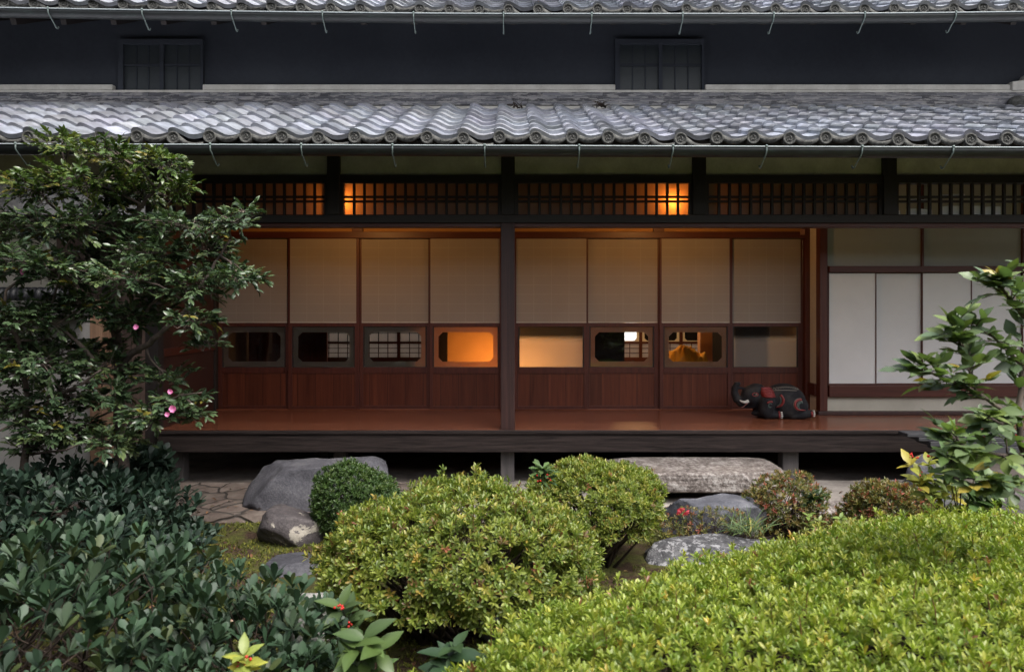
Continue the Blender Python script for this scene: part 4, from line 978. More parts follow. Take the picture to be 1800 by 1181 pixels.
# the rounder one behind it
mound('azalea_bush', 'rounded green azalea on bare crooked stems, close to the right of the main post', (X(1045,4.5), 4.55, 0.33), (0.40,0.38,0.265), 2100, T_AZ2, 7, 0.027, AZ, (7,6,6,3,0.4,0.15,0.4), M['leaf_azalea'],
      zmin=-0.5, layers=(1.0,0.93,0.84), amp=0.17, freq=2.6, gap=0.10, nstem=90, r0=0.012, rootr=0.28, pw=2.2, upmix=0.45, spread=(15,80), seed=4)
DK = [(0.045,0.085,0.022),(0.06,0.105,0.028),(0.035,0.07,0.02),(0.08,0.12,0.03)]
mound('boxwood_bush', 'small dark green clipped bush in front of the grey boulder', (X(622,5.1), 5.15, 0.17), (0.30,0.26,0.295), 1500, T_AZ2, 7, 0.024, DK, (5,5,4,2), M['leaf_azalea'],
      zmin=-0.55, layers=(1.0,0.93,0.84), amp=0.18, freq=3.0, nstem=40, r0=0.008, pw=2.0, upmix=0.4, spread=(15,80), seed=7)
# large hedge, lower right
YG = [(0.195,0.25,0.036),(0.24,0.29,0.045),(0.145,0.21,0.032),(0.285,0.30,0.05),(0.36,0.28,0.05),(0.22,0.10,0.05)]
def hedge_cut(p): return (p[:,1] > 1.35) & (p[:,1] < 5.2)
mound('azalea_hedge', 'broad bright yellow-green azalea hedge filling the lower right foreground', (1.494,2.591,0.0), (2.416,1.202,0.55), 12500, T_AZ3, 8, 0.0295, YG, (7,6,5,4,0.35,0.2), M['leaf_azalea'],
      zmin=0.03, layers=(1.0,0.95,0.88), amp=0.09, freq=1.6, nstem=160, r0=0.010, rootr=0.8, pw=2.19, upmix=0.72, spread=(12,72), extra=hedge_cut, seed=11, rot=0.633, shoots=420, cat='hedge')
mound('azalea_hedge', 'yellowing strip of low azalea along the far edge of the bright hedge', (X(1640,4.35), 4.32, 0.0), (0.90,0.30,0.275), 1000, T_AZ2, 7, 0.038, [(0.30,0.27,0.06),(0.20,0.21,0.05),(0.40,0.28,0.05),(0.26,0.12,0.06),(0.15,0.17,0.04)], (5,5,2,1,3), M['leaf_azalea'],
      zmin=0.0, layers=(1.0,0.93), amp=0.12, freq=2.2, nstem=40, r0=0.008, rootr=1.0, pw=2.5, upmix=0.7, spread=(12,72), seed=13, cat='hedge')
RD = [(0.11,0.12,0.035),(0.17,0.13,0.04),(0.25,0.10,0.055),(0.30,0.085,0.06),(0.20,0.17,0.05),(0.08,0.09,0.03)]
mound('reddish_azalea', 'open reddish azalea in front of the right end of the granite slab', (X(1383,5.2), 5.2, 0.16), (0.27,0.22,0.215), 520, T_AZ2, 7, 0.026, RD, (7,5,2,1,4,4), M['leaf_azalea'],
      zmin=-0.7, layers=(1.0,0.8,0.6), amp=0.22, freq=4.0, nstem=70, r0=0.006, rootr=0.35, upmix=0.4, spread=(15,80), group='reddish azaleas', seed=17)
mound('reddish_azalea', 'low dense reddish azalea left of the yellow-leaved berry plant', (X(1556,5.15), 5.1, 0.0), (0.36,0.28,0.33), 900, T_AZ2, 7, 0.030, RD, (6,5,2.2,1.6,4,4), M['leaf_azalea'],
      zmin=0.0, layers=(1.0,0.9,0.78), amp=0.12, freq=3.0, nstem=40, r0=0.006, rootr=0.6, upmix=0.5, spread=(15,80), group='reddish azaleas', seed=19)
mound('reddish_azalea', 'sparse twiggy azalea sprawling over the front of the blue-grey rock', (X(1255,4.9), 4.92, 0.04), (0.42,0.12,0.15), 230, T_AZ2, 6, 0.024, RD, (6,5,1.5,0.5,4,4), M['leaf_azalea'],
      zmin=-0.2, layers=(1.0,0.7), amp=0.35, freq=5.0, nstem=90, r0=0.005, rootr=0.9, upmix=0.4, spread=(15,80), group='reddish azaleas', seed=23)
mound('azalea_bush', 'low tuft of green azalea at the right end of the paving edge', (X(1690,4.95), 4.95, -0.05), (0.28,0.2,0.26), 420, T_AZ2, 7, 0.034, [(0.10,0.12,0.03),(0.15,0.12,0.04),(0.07,0.10,0.03)], (4,3,4), M['leaf_azalea'], zmin=0, layers=(1,0.85), nstem=24, r0=0.005, rootr=0.6, seed=29)

# blue-green broad-leaved shrubs, lower left
BG = [(0.026,0.053,0.027),(0.034,0.066,0.034),(0.019,0.038,0.021),(0.042,0.058,0.018),(0.052,0.082,0.046)]
def tall_cut(p): return p[:,1] > 1.7
mound('evergreen_shrub', 'blue-green evergreen shrub with upright rosettes at the lower left corner', (X(70,2.85), 2.8, 0.0), (0.66,0.66,0.60), 280, T_OBO, 7, 0.063, BG, (5,5,4,2,3), M['leaf_matte'],
      zmin=0.0, layers=(1.0,0.88,0.74), amp=0.20, freq=2.0, nstem=90, r0=0.008, rootr=1.2, pw=2.4, upmix=0.8, spread=(14,62), jitlen=0.35, gap=0.20, extra=tall_cut, seed=31, cat='shrub')
mound('evergreen_shrub', 'lower blue-green evergreen shrub between the corner shrub and the middle azalea', (X(400,2.8), 2.8, 0.0), (0.47,0.50,0.45), 260, T_OBO, 7, 0.058, BG, (5,5,4,2,3), M['leaf_matte'],
      zmin=0.0, layers=(1.0,0.85,0.7), amp=0.20, freq=2.2, nstem=70, r0=0.007, rootr=1.0, pw=2.4, upmix=0.8, spread=(14,62), jitlen=0.35, gap=0.20, extra=tall_cut, seed=37, cat='shrub')
DG = [(0.016,0.034,0.022),(0.022,0.043,0.027),(0.013,0.027,0.018),(0.03,0.052,0.032)]
mound('evergreen_shrub', 'dark glossy evergreen shrub under the tree at the left end of the veranda', (X(110,4.3), 4.35, 0.0), (0.74,0.70,0.55), 450, T_OBO, 7, 0.068, DG, (5,4,4,2), M['leaf_matte'],
      zmin=0.0, layers=(1.0,0.88,0.74), amp=0.18, freq=2.2, nstem=70, r0=0.008, rootr=1.2, pw=2.4, upmix=0.72, spread=(16,70), seed=41)
mound('evergreen_shrub', 'dark upright evergreen shrub touching the left corner of the veranda', (X(235,5.3), 5.35, 0.0), (0.24,0.26,0.58), 100, T_OBO, 7, 0.10, DG, (5,4,4,2), M['leaf_matte'],
      zmin=0.0, layers=(1.0,0.75), amp=0.2, freq=2.2, nstem=30, r0=0.007, rootr=0.7, upmix=0.7, spread=(16,70), seed=43)

# ================================================================== LEFT TREE (camellia)
def leafy_twigs(fo, mb, starts, dirs, lens, nl, leaf, tpl, cols, wts, droop=0.0, twig_r=0.0025, spread=55):
    for p, d, L in zip(starts, dirs, lens):
        p = Vector(p); d = Vector(d).normalized()
        tip = p + d*L + Vector((0,0,-droop*L))
        m_ = p.lerp(tip, 0.5) + Vector((0,0,0.06*L))
        if mb is not None: mb.tube([p, m_, tip], [twig_r, twig_r*0.8, twig_r*0.4], 4, False)
    starts = np.array(starts); dirs = unit(np.array(dirs)); lens = np.array(lens); n = len(starts)
    base = palette(n, cols, wts, 0.2)
    side = unit(np.cross(dirs, np.array([0,0,1.0]) + 0.05*RNG.normal(size=dirs.shape)))
    for j in range(nl):
        t_ = (0.25 + 0.75*(j+0.5)/nl)
        sgn = 1 if j % 2 else -1
        p = starts + dirs*(lens*t_)[:,None] + np.array([0,0,1.0])*(0.06*lens*4*t_*(1-t_) - droop*lens*t_*t_)[:,None]
        a = np.radians(spread*(1-0.55*(t_ if j < nl-1 else 1.6))*np.ones(n) + RNG.normal(size=n)*14)
        d = dirs*np.cos(a)[:,None] + side*(sgn*np.sin(a))[:,None] + np.array([0,0,1.0])*(0.15+0.2*RNG.normal(size=n))[:,None]
        up = np.array([0,0,1.0]) + 0.35*RNG.normal(size=(n,3)) - np.array([0,0.25,0])
        L = leaf*(0.75+0.45*RNG.random(n))
        odd = RNG.random((n,1)) < 0.85
        c = np.where(odd, base, palette(n, cols, wts, 0.25))*(0.85+0.3*RNG.random((n,1)))
        fo.add(leaves(tpl, p, d, up, L, c))

tree = tag(empty('camellia_tree', (X(205,4.9), 4.9, -0.08)), 'glossy dark camellia tree with a few pink flowers at the left end of the veranda', 'tree')
bpy.context.view_layer.update()
limbs = [
 ([(214,905,4.95),(210,820,4.9),(206,740,4.9),(206,650,4.88),(202,560,4.9),(194,480,4.95),(190,430,4.95),(205,370,4.95),(200,300,4.95),(190,255,5.0)], 0.050, 0.008),
 ([(207,655,4.88),(238,620,4.8),(268,603,4.72),(300,575,4.65),(330,545,4.6),(356,505,4.6),(378,460,4.6),(405,420,4.6)], 0.026, 0.006),
 ([(238,622,4.8),(246,575,4.85),(262,540,4.9),(300,500,4.9),(330,470,4.85),(372,440,4.8)], 0.018, 0.005),
 ([(192,470,4.95),(225,395,4.85),(262,350,4.75),(285,315,4.7),(310,280,4.7)], 0.022, 0.005),
 ([(193,480,4.95),(170,445,4.85),(148,420,4.8),(120,390,4.75),(85,355,4.7),(60,330,4.7)], 0.020, 0.005),
 ([(170,445,4.85),(172,400,4.9),(150,340,4.9),(120,290,4.9),(105,255,4.95)], 0.014, 0.004),
 ([(206,660,4.88),(175,640,4.7),(140,600,4.6),(100,570,4.55),(60,555,4.5)], 0.020, 0.005),
 ([(206,745,4.9),(240,735,4.7),(280,712,4.6),(320,695,4.55),(355,690,4.5)], 0.013, 0.004),
 ([(40,905,4.7),(45,830,4.7),(50,775,4.65),(58,740,4.65),(80,712,4.6),(110,690,4.55),(140,678,4.5),(175,650,4.5)], 0.030, 0.006),
 ([(55,745,4.65),(58,700,4.65),(40,650,4.7),(30,600,4.75),(5,560,4.7),(15,510,4.7),(45,480,4.7),(80,460,4.7)], 0.020, 0.005),
 ([(5,560,4.7),(-40,500,4.7),(-30,430,4.7),(20,390,4.7)], 0.014, 0.005),
 ([(60,735,4.65),(20,745,4.5),(-20,770,4.4)], 0.014, 0.005),
 ([(47,800,4.68),(80,795,4.5),(120,790,4.45),(160,770,4.4)], 0.010, 0.004),
]
tb = MB(); limb_pts = []
for pts, r0, r1 in limbs:
    w3 = [P(*p) + Vector((random.uniform(-.012,.012), random.uniform(-.05,.05), 0)) for p in pts]
    fine = []
    for a, b in zip(w3, w3[1:]):
        for i in range(4): fine.append(a.lerp(b, i/4) + Vector((random.uniform(-.006,.006), random.uniform(-.006,.006), 0)))
    fine.append(w3[-1]); k = len(fine)
    tb.tube(fine, [r0+(r1-r0)*(i/(k-1))**0.8 for i in range(k)], 8)
    limb_pts += fine[k//4:]
pads = [(112,250,42,20),(205,270,70,22),(290,285,42,22),(150,312,95,28),(60,325,55,28),(255,330,80,26),(320,325,25,14),(40,395,55,32),(135,388,85,30),(235,400,75,28),(330,392,85,20),(405,385,36,17),
 (55,455,65,32),(160,455,55,28),(270,440,70,28),(365,435,55,22),(418,480,34,18),(345,495,65,28),(280,500,50,25),(55,550,75,30),(150,530,75,26),(225,555,55,25),(265,535,45,22),(340,560,40,18),(365,600,26,14),
 (70,632,75,28),(160,610,55,24),(110,690,65,26),(25,715,35,24),(200,690,40,20),(290,655,48,18),(318,700,52,14),(265,722,55,18),(335,728,26,9),(150,755,55,20),(30,660,40,25),(60,780,40,18),(-20,560,40,60),(-20,420,40,60),(110,470,50,30),(430,372,22,10),(395,470,50,20),(445,490,18,8),(180,640,60,30),(230,480,60,30),(100,740,60,30),(20,600,50,40),(200,770,50,22),(190,350,60,25),(100,600,50,25)]
CM = [(0.052,0.085,0.040),(0.070,0.108,0.050),(0.036,0.062,0.032),(0.095,0.13,0.052),(0.16,0.14,0.03)]
CMT = [(0.06,0.10,0.022),(0.085,0.125,0.028),(0.045,0.08,0.02),(0.13,0.15,0.035),(0.2,0.17,0.04)]
fo = Foliage()
for (px, py, rx, ry) in pads:
    Y = random.uniform(4.35, 5.05) + (0.1 if py < 300 else 0); c = P(px, py+ry*0.3, Y); s = Y/F
    a, b, cz = rx*s, min(0.42, rx*s*1.0+0.05), ry*s
    n = int(rx*ry*0.041)+9
    d = unit(RNG.normal(size=(n,3))); r_ = RNG.random(n)**0.4
    st = np.array(c) + d*r_[:,None]*np.array([a*0.85, b, cz*0.9])
    dr = unit(d*np.array([1,0.8,0.35]) + np.array([0.12,-0.25,0.30]) + RNG.normal(size=(n,3))*0.35)
    ln = 0.07 + 0.07*RNG.random(n)
    st = st - dr*ln[:,None]*0.4
    leafy_twigs(fo, tb, st, dr, ln, 9, 0.046, T_CAM, CMT if py < 350 else CM, (5,5,4,2.5,0.35), 0.1)
    near = min(limb_pts, key=lambda q: (q-c).length)
    m_ = near.lerp(c, 0.55) + Vector((random.uniform(-.04,.04), random.uniform(-.04,.04), 0.03))
    tb.tube([near, m_, c], [0.009, 0.006, 0.003], 5)
    for q in range(0, n, 4):
        p = Vector(st[q]); tb.tube([c.lerp(m_, random.random()*0.6), c.lerp(p, 0.5)+Vector((0,0,0.015)), p], [0.005,0.0035,0.0025], 4, False)
adopt(tb.build('trunk', M['bark'], None, 0, True), tree)
adopt(fo.build('crown', M['leaf_gloss'], None), tree)
def flower(px, py, Y, r, parent):
    f2 = Foliage(); c = np.array(P(px, py, Y)); n = 9
    pos = np.repeat(c[None], n, 0); an = np.arange(n)*2.4
    d = np.stack([np.cos(an), -0.5+0.3*RNG.random(n), np.sin(an)], 1); up = np.repeat(np.array([[0.1,-1,0.4]]), n, 0)
    f2.add(leaves(leaf_template([(0,0.08),(0.5,0.30),(0.85,0.32),(1,0.12)], 0.3, -0.2), pos, d, up, np.full(n, r), np.repeat(np.array([[0.62,0.20,0.42]]), n, 0)*(0.85+0.3*RNG.random((n,1)))))
    o = f2.build('flower', M['leaf_soft'], None); adopt(o, parent)
for px, py, Y, r in ((300,688,4.05,0.016),(305,718,4.05,0.023),(295,728,4.05,0.016),(240,575,4.4,0.018),(42,478,4.3,0.021)): flower(px, py, Y, r, tree)
# ================================================================== RIGHT LEAFY BRANCH TREE
YR = 2.9
rt = tag(empty('camellia_tree', (X(1880,YR), YR, 0.0)), 'young broad-leaved camellia with some yellow leaves, leaning in from the right edge', 'tree'); bpy.context.view_layer.update()
rl = [([(1880,1180,2.9),(1850,1000,2.9),(1812,850,2.9),(1796,780,2.9),(1790,720,2.9),(1800,640,2.92),(1815,560,2.95),(1830,480,2.95)], 0.017, 0.007),
 ([(1791,735,2.9),(1750,712,2.85),(1715,690,2.8),(1680,672,2.78),(1650,662,2.76),(1632,655,2.75),(1615,650,2.75)], 0.009, 0.0035),
 ([(1715,690,2.8),(1705,650,2.8),(1695,615,2.82),(1680,590,2.82),(1676,575,2.82)], 0.006, 0.003),
 ([(1800,650,2.92),(1770,615,2.88),(1745,590,2.86),(1715,575,2.86)], 0.008, 0.003),
 ([(1812,570,2.95),(1790,545,2.9),(1770,520,2.88),(1762,505,2.86),(1752,497,2.86)], 0.008, 0.003),
 ([(1794,800,2.9),(1760,800,2.8),(1720,795,2.75),(1690,780,2.72),(1680,772,2.72)], 0.009, 0.0035),
 ([(1795,850,2.9),(1770,840,2.75),(1740,845,2.7),(1715,850,2.7)], 0.008, 0.003),
 ([(1791,735,2.9),(1765,745,2.8),(1735,735,2.75)], 0.007, 0.003)]
tb = MB(); fo = Foliage(); sts, drs = [], []
for li, (pts, r0, r1) in enumerate(rl):
    w3 = [P(*p) for p in pts]; fine = []
    for a, b in zip(w3, w3[1:]):
        for i in range(3): fine.append(a.lerp(b, i/3)+Vector((random.uniform(-.004,.004), random.uniform(-.004,.004), random.uniform(-.004,.004))))
    fine.append(w3[-1]); k = len(fine); tb.tube(fine, [r0+(r1-r0)*i/(k-1) for i in range(k)], 8)
    for i in range(k):
        if li == 0: 
            if i < 8: continue
            reps = 1
        else: reps = random.choice((1,2,2)) if i > k*0.15 else 1
        for q in range(reps):
            tdir = (fine[min(i+1,k-1)]-fine[max(i-1,0)]).normalized()
            sts.append(fine[i]); drs.append(tdir*0.6 + Vector((random.uniform(-0.9,0.5), random.uniform(-0.9,0.6), random.uniform(-0.5,0.7))))
BR = [(0.10,0.145,0.068),(0.12,0.17,0.075),(0.075,0.115,0.058),(0.14,0.19,0.055),(0.34,0.27,0.05)]
n = len(sts)
leafy_twigs(fo, tb, [tuple(s) for s in sts], [tuple(d) for d in drs], 0.05+0.05*RNG.random(n), 4, 0.070, T_BRD, BR, (5,5,4,3,0.5), 0.12, 0.003, 62)
adopt(tb.build('trunk', M['bark'], None, 0, True), rt); adopt(fo.build('crown', M['leaf_soft'], None), rt)

# ================================================================== SMALL PLANTS
def sprig(name, label, base, tips, nleaf, leaf, cols, wts, tpl=T_BIG, berries=None, mat='leaf_soft', spread=(35,85), cat='plant', r=0.004, group=None, bcol=(0.45,0.015,0.012), ball=0.0052):
    b = P(*base); e = tag(empty(name, b), label, cat, group); bpy.context.view_layer.update()
    fo = Foliage(); tw = [P(*t_) for t_ in tips]
    pos, ax, ln = [], [], []
    mb = stems_from([b + Vector((random.uniform(-.02,.02), random.uniform(-.02,.02), -0.05)) for _ in tw], tw, r, 5, 0.015)
    for t_ in tw:
        a = ((t_-b).normalized()*0.6 + Vector((0,-0.15,0.6))).normalized(); pos.append(t_); ax.append(a)
        pos.append(b.lerp(t_, 0.72)); ax.append((a+Vector((random.uniform(-.5,.5),random.uniform(-.5,.2),0))).normalized())
    whorls(fo, tpl, np.array([tuple(p) for p in pos]), np.array([tuple(a) for a in ax]), nleaf, leaf, cols, wts, spread, 0.2)
    adopt(fo.build('foliage', M[mat], None), e); adopt(mb.build('stem', M['twig'], None, 0, True), e)
    if berries:
        bmesh_ = MB()
        for (px, py, Y, n) in berries:
            c = P(px, py, Y)
            for i in range(n): bmesh_.ball(c+Vector((random.gauss(0,.009), random.gauss(0,.009), random.gauss(0,.007))), ball, 8, 6)
        adopt(bmesh_.build('berry_cluster', M['berry'], None, 0, True), e)
    return e
M['berry'] = plain('red_berry_skin', (0.50,0.016,0.012), 0.3, 0.6)
YL = [(0.26,0.27,0.045),(0.18,0.22,0.045),(0.34,0.29,0.05),(0.12,0.16,0.04)]
GN = [(0.075,0.125,0.035),(0.055,0.10,0.03),(0.11,0.15,0.04)]
sprig('berry_plant', 'yellow-leaved plant with red berries on top in front of the rounded pale stone', (1662,900,4.55), [(1600,815,4.5),(1632,812,4.5),(1616,850,4.5),(1660,835,4.5),(1640,865,4.5),(1680,860,4.5)], 5, 0.095, YL, (4,4,2,2), berries=[(1602,800,4.47,7),(1611,803,4.47,4),(1634,802,4.47,7),(1619,832,4.47,3),(1661,833,4.47,3)])
sprig('berry_plant', 'tall green berry plant rising beside the far right trunk', (1690,900,4.2), [(1663,762,4.15),(1663,795,4.15),(1700,765,4.15),(1725,800,4.15),(1690,820,4.1),(1740,850,4.1),(1715,880,4.1),(1775,890,4.1),(1750,880,4.1)], 5, 0.105, GN, (4,4,3), berries=[(1720,845,4.05,3),(1708,800,4.05,3)])
sprig('coralberry', 'coralberry with narrow leaves and hanging red berries before the veranda at far right', (1735,860,4.3), [(1722,725,4.3),(1735,728,4.3),(1712,733,4.3)], 12, 0.085, [(0.06,0.095,0.04),(0.08,0.12,0.05)], (1,1), T_AZ3, [(1706,752,4.28,7),(1735,768,4.28,6),(1770,763,4.28,6),(1725,762,4.28,4),(1783,764,4.28,4)], spread=(50,120))
sprig('coralberry', 'small coralberry with an umbrella of leaves growing through the rounded azalea', (956,880,4.1), [(955,822,4.1),(950,824,4.1),(962,826,4.1)], 9, 0.070, [(0.05,0.09,0.035),(0.07,0.115,0.04)], (1,1), T_AZ3, [(940,838,4.07,2),(950,844,4.07,3),(960,838,4.07,3),(965,843,4.07,2)], spread=(55,100), r=0.003)
sprig('berry_plant', 'yellow-green berry plant among the blue-green shrubs at the bottom edge', (430,1240,2.35), [(428,1150,2.32),(432,1165,2.3)], 5, 0.065, YL, (3,5,1,2), berries=[(435,1155,2.3,3),(419,1167,2.3,4)], r=0.003)
sprig('berry_plant', 'dark serrated berry plant at the left foot of the middle azalea', (628,1180,2.95), [(600,1065,2.92),(612,1080,2.92),(590,1090,2.92)], 5, 0.10, [(0.05,0.08,0.03),(0.07,0.11,0.035)], (1,1), berries=[(599,1066,2.88,6),(612,1098,2.88,7)], r=0.004)
sprig('broad_leaf_plant', 'bright green plant with big drooping leaves at the bottom edge, left of centre', (640,1260,2.65), [(640,1120,2.62),(625,1135,2.6),(665,1140,2.6)], 5, 0.11, [(0.065,0.105,0.028),(0.05,0.085,0.026)], (1,1), spread=(50,110))
sprig('broad_leaf_plant', 'dark shaded plant with big leaves under the middle azalea at the bottom edge', (800,1260,2.75), [(800,1135,2.75),(790,1155,2.72),(820,1160,2.72)], 6, 0.12, [(0.03,0.06,0.028),(0.04,0.075,0.03)], (1,1), spread=(50,105))
sprig('seedling', 'little green seedling in the shade between the two middle azaleas', (1030,1030,3.9), [(1026,985,3.88),(1038,1005,3.86),(1018,1010,3.86)], 5, 0.06, GN, (1,1,1), r=0.003)
sprig('seedling', 'light green sprout in front of the open reddish azalea', (1428,960,4.75), [(1424,925,4.7),(1440,915,4.7),(1420,905,4.7)], 5, 0.05, [(0.14,0.20,0.05),(0.18,0.22,0.06)], (1,1), r=0.003)
sprig('seedling', 'light green sprout left of the low dense reddish azalea', (1490,950,4.75), [(1478,910,4.7),(1498,918,4.7)], 5, 0.05, [(0.14,0.20,0.05),(0.18,0.22,0.06)], (1,1), r=0.003)
sprig('evergreen_sprig', 'dark pointed evergreen sprig at the right side of the open reddish azalea', (1430,900,5.1), [(1428,872,5.05),(1440,868,5.05),(1418,880,5.05)], 9, 0.07, [(0.035,0.065,0.025)], (1,), T_AZ3, r=0.004)
for (px, py, Y, px2, lab) in ((1310,935,4.75,0,'grassy tuft with some yellow blades above the speckled rock'),(1715,890,4.75,0,'dark grassy tuft behind the yellowing hedge at far right')):
    c = P(px, py, Y); e = tag(empty('grass_tuft', c), lab, 'plant', None); bpy.context.view_layer.update(); fo = Foliage(); n = 70
    pos = np.array(c)+RNG.normal(size=(n,3))*np.array([0.06,0.04,0.004]); d = unit(np.stack([RNG.normal(size=n)*0.6, RNG.normal(size=n)*0.5-0.15, 0.7+0.4*RNG.random(n)],1))
    fo.add(leaves(T_BLADE, pos, d, np.repeat(np.array([[0,-0.4,1.0]]),n,0), 0.09+0.07*RNG.random(n), palette(n, [(0.04,0.075,0.022),(0.07,0.105,0.03),(0.28,0.24,0.05)], (5,4,0.4))))
    adopt(fo.build('blade', M['leaf_matte'], None), e)

# red maple leaves caught on the twiggy azalea
fo = Foliage()
for (px, py, k) in ((1197,893,0),(1205,899,1.2),(1191,898,2.4)):
    c = np.array(P(px, py, 4.72)); n = 5; an = np.array([-1.2,-0.6,0,0.6,1.2])+k*0.4-1.4
    fo.add(leaves(T_AZ3, np.repeat(c[None],n,0), np.stack([np.cos(an), 0.1*np.ones(n), np.sin(an)],1), np.repeat(np.array([[0,-1,0.3]]),n,0), np.full(n,0.030), np.repeat(np.array([[0.42,0.03,0.05]]),n,0)))
tag(fo.build('maple_leaf', M['leaf_soft'], None), 'crimson maple leaf caught in the twiggy azalea by the blue-grey rock', 'leaf')

# ------------------------------------------------------------------ moss tufts and litter
fo = Foliage(); n = 42000
px_ = RNG.uniform(-3.6, 3.2, n); py_ = RNG.uniform(2.9, 5.55, n)
mk = np.array([fbm((a, b, 0.5), 1.1, 4) for a, b in zip(px_, py_)])
k = (mk > -0.12); px_, py_ = px_[k], py_[k]; n = len(px_)
pz = np.array([ground_height(a, b) for a, b in zip(px_, py_)])
pos = np.stack([px_, py_, pz-0.004], 1); d = unit(np.stack([RNG.normal(size=n)*0.8, RNG.normal(size=n)*0.8, 0.5+RNG.random(n)],1))
fo.add(leaves(T_TUFT, pos, d, RNG.normal(size=(n,3)), 0.016+0.018*RNG.random(n), palette(n, [(0.085,0.095,0.018),(0.12,0.125,0.025),(0.06,0.07,0.016),(0.17,0.16,0.03)], (5,4,4,2))))
tag(fo.build('moss', M['moss'], None), 'green and olive moss cushioning the ground between the shrubs', 'moss', kind='stuff')
fo = Foliage(); n = 800
px_ = RNG.uniform(-3.0, 3.0, n); py_ = RNG.uniform(3.0, 6.3, n)
pz = np.array([ground_height(a, b) if b < 5.5 else 0.012 for a, b in zip(px_, py_)])
fo.add(leaves(T_CAM, np.stack([px_, py_, pz+0.006],1), np.stack([RNG.normal(size=n), RNG.normal(size=n), 0.15*RNG.random(n)],1), np.array([[0,0,1.0]])+0.3*RNG.normal(size=(n,3)), 0.025+0.03*RNG.random(n), palette(n, [(0.12,0.06,0.035),(0.20,0.10,0.05),(0.07,0.04,0.03),(0.28,0.2,0.08)], (4,3,4,1))))
tag(fo.build('fallen_leaves', M['leaf_azalea'], None), 'scattered brown fallen leaves on the moss and soil', 'leaf litter', kind='stuff')

# ================================================================== YELLOW CLOTH inside
def cloth():
    Y0 = 8.75; c = Vector((X(1212,Y0), Y0+0.35, ZF)); nx, ny = 90, 60; V = []
    for j in range(ny):
        for i in range(nx):
            u, v = i/(nx-1)*2-1, j/(ny-1)*2-1
            e = max(abs(u)**4+abs(v)**4, 0)**0.25
            top = 0.47 + 0.10*fbm((u*1.3, v*1.3, 4), 1.0, 2) + 0.10*math.exp(-((u-0.05)**2)*7-((v+0.3)**2)*3)
            fold = 0.055*abs(math.sin(5.5*fbm((u*1.2, v*0.9, 1), 1.1, 2)*2+u*4+v*3)) + 0.018*abs(math.sin(u*15+4*v+5*fbm((u,v,7),2)))
            k = 1-min(1, max(0, (e-0.72)/0.28))**2
            V.append((c.x+u*0.33*(1+0.06*(1-k)), c.y+v*0.36, c.z + 0.004 + (top+fold)*k))
    Q = [(j*nx+i, j*nx+i+1, (j+1)*nx+i+1, (j+1)*nx+i) for j in range(ny-1) for i in range(nx-1)]
    m, t, b = new_mat('saffron_cloth'); b.inputs['Base Color'].default_value = (0.85,0.46,0.05,1); b.inputs['Roughness'].default_value = 0.85
    bump(t, b, noise_tex(t, coords(t, (1,1,1)), 30, 5, 0.6), 0.3, 0.01)
    o = np_mesh('yellow_cloth', V, Q, m); so = o.modifiers.new('thickness', 'SOLIDIFY'); so.thickness = 0.006
    tag(o, 'crumpled saffron yellow cloth heaped inside the room, seen through a window', 'cloth')
cloth()

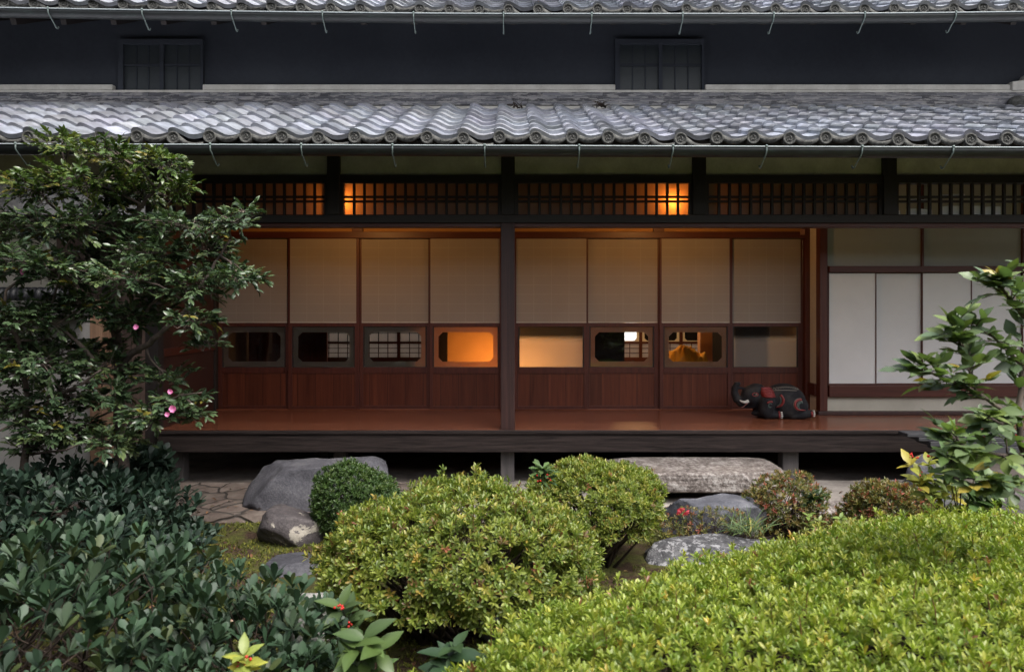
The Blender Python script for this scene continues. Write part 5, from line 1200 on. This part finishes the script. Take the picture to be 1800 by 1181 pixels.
# ================================================================== CARVED ELEPHANT
def elephant():
    Y0 = 7.15; s = Y0/F
    E = lambda px, py, dy=0.0: Vector((X(px,Y0), 7.235+dy, Z(py,Y0)))
    root = tag(empty('elephant_statue', E(1365,736.2)), 'reclining carved elephant painted black, red and white, trunk raised, on the veranda floor', 'statue'); bpy.context.view_layer.update()
    mb = MB()
    def blob(px, py, rx, rz, ry, dy=0.0): mb.ball(E(px,py,dy), (rx*s, ry, rz*s), 20, 14)
    def limb(pts, rs): mb.tube([E(*p) for p in pts], [r*s for r in rs], 12); [mb.ball(E(*p), r*s*0.99, 12, 8) for p, r in zip(pts, rs)]
    blob(1382,703,36,28,0.135); blob(1396,708,25,27,0.15); blob(1354,706,24,25,0.125)
    blob(1327,697,20,19,0.085); blob(1334,688,17,13,0.08); blob(1319,703,13,12,0.065)
    limb([(1318,703),(1307,709),(1300,703),(1296,692),(1296,683),(1299,677),(1303,676)], [10,8.5,7.6,6.6,5.6,4.6,3.8])
    limb([(1299,684),(1306,683.5),(1313,684)], [3,2.6,2.2])
    limb([(1330,711),(1319,714),(1311,717)], [9,5.5,2.2])
    for sg in (-1, 1):
        limb([(1350,706,0.07*sg),(1346,722,0.085*sg),(1347,728.5,0.09*sg),(1360,729.5,0.09*sg),(1370,729,0.09*sg)], [15,13,8,6.2,6.2])
        blob(1394,714,27,22,0.075,0.085*sg); limb([(1392,729,0.1*sg),(1410,728.5,0.11*sg),(1424,726,0.11*sg)], [8,7.5,6.4])
    blob(1365,728,40,8.5,0.10); blob(1392,731,32,5.5,0.12)
    src = mb.build('statue_source', None, None)
    rm = src.modifiers.new('join', 'REMESH'); rm.mode = 'VOXEL'; rm.voxel_size = 0.0055
    sm = src.modifiers.new('soften', 'SMOOTH'); sm.factor = 0.5; sm.iterations = 4
    bpy.context.view_layer.update(); dg = bpy.context.evaluated_depsgraph_get()
    me = bpy.data.meshes.new_from_object(src.evaluated_get(dg)); bpy.data.objects.remove(src)
    for v in me.vertices:
        if v.co.z < ZF+0.002: v.co.z = ZF+0.002
    me.polygons.foreach_set('use_smooth', [True]*len(me.polygons))
    me.materials.clear(); bm_ = mottled('worn_black_paint', (0.006,0.006,0.009), (0.014,0.014,0.017), 6, 0.75, 0.6, 70, (0.04,0.038,0.037), 0.25); me.materials.append(bm_)
    body = bpy.data.objects.new('body', me); link(body); adopt(body, root)
    vs = [v.co.copy() for v in me.vertices]; tree_ = BVHTree.FromPolygons(vs, [tuple(p.vertices) for p in me.polygons])
    def onto(px, py, off=0.002):
        o = E(px, py); hit = tree_.ray_cast(Vector((o.x, 6.4, o.z)), Vector((0,1,0)))[0]
        return (hit if hit else o) + Vector((0,-off,0))
    RED = plain('dull_red_paint', (0.20,0.022,0.022), 0.5); WH = plain('chalky_white_paint', (0.55,0.54,0.50), 0.5); GR = plain('grey_green_paint', (0.055,0.09,0.08), 0.55); PK = plain('pink_paint', (0.5,0.25,0.22), 0.5)
    OUT = plain('pale_outline_paint', (0.22,0.20,0.17), 0.6)
    def stripe(name, pts, r, mat):
        w_ = [onto(*p) for p in pts]; m2 = MB(); m2.tube(w_, [x*s for x in (r if hasattr(r,'__len__') else [r]*len(w_))], 6)
        o = m2.build(name, mat, None, 0, True); adopt(o, root); return o
    def arc(cx, cy, rx, rz, a0, a1, n=12): return [(cx+rx*math.cos(math.radians(a0+(a1-a0)*i/(n-1))), cy-rz*math.sin(math.radians(a0+(a1-a0)*i/(n-1)))) for i in range(n)]
    stripe('haunch_band', arc(1402,710,10,9,75,255)+[(1406,719),(1412,719.5)], [2.2]*9+[2,1.8,1.5,1.2,0.6], RED)
    stripe('haunch_curl', arc(1404,712,6,6,70,260), [1.6]*8+[1.3,1.1,0.9,0.6], GR)
    stripe('haunch_outline', arc(1404,711,8,7.4,70,250), 0.5, OUT); stripe('haunch_outline', arc(1402,710,12,11,78,250), 0.5, OUT)
    stripe('shoulder_band', arc(1362,703,12,12,50,-85), [2.2]*9+[1.8,1.2,0.7], RED); stripe('shoulder_curl', arc(1363,703,7,10,40,-80), [1.0]*12, GR)
    stripe('leg_band', arc(1350,709,5.5,4.5,55,160), [1.8]*12, RED); stripe('leg_curl', arc(1350,711,3.4,3.4,40,290), [0.9]*12, GR)
    stripe('eye_rim', arc(1328,693.5,5.2,2.9,0,360,16), 0.8, RED); stripe('eye_ball', [(1328,694),(1331,693)], [1.6,1.4], OUT); stripe('eye_pupil', [(1329.4,693.6),(1330.4,693.2)], [1.5,1.4], bm_)
    tk = MB(); tk.tube([onto(1317,705,-0.003), onto(1311,707.5,0.014), onto(1306,706.5,0.018), onto(1302,704,0.016)], [2.9*s,2.7*s,2.0*s,0.7*s], 8); adopt(tk.build('tusk', WH, None, 0, True), root)
    stripe('lip', [(1316,709),(1313,713),(1310,717),(1307,717)], [0.9,0.9,1.0,0.7], PK)
    ear = MB()
    for i in range(6):
        py = 682.5+i*2.7; ear.tube([onto(1337.5+abs(i-2.5)*0.8, py, 0.004), onto(1345,py+0.3,0.012), onto(1353,py+0.3,0.012), onto(1358.5+0.4*i,py+0.5,0.006)], [1.5*s,2.0*s,2.0*s,1.4*s], 8)
    adopt(ear.build('ear', RED, None, 0, True), root)
    hb = MB()
    for i in range(11):
        px = 1362+i*4.2; top = 683-4.5*math.sin(math.pi*min(1,(i+1.5)/12)); hb.tube([onto(px-1.5,top+3.2,0.001), onto(px+0.6,top+0.4,0.001), onto(px+2.6,top+3.4,0.001)], 0.55*s, 5)
    adopt(hb.build('saddle_carving', OUT, None, 0, True), root)
    stripe('saddle_edge', [(1358+6*i, 686.5-1.2*math.sin(i/7*math.pi)) for i in range(8)], 0.6, OUT)
    for (cx, cy, sg) in ((1371,729,1),(1426,725.5,1)):
        r_ = stripe('foot_band', [(cx-2.8,cy-6),(cx-3,cy-2),(cx-3,cy+2),(cx-2.8,cy+5.4)], [1.6,1.9,1.9,1.5], RED)
        tn = MB()
        for q in range(4):
            p = onto(cx-0.5, cy-4.8+q*3.0, 0.0); tn.ball(p+Vector((0.007,-0.004,0)), (0.012,0.012,0.0078), 8, 6)
        adopt(tn.build('toenail', WH, None, 0, True), root)
elephant()
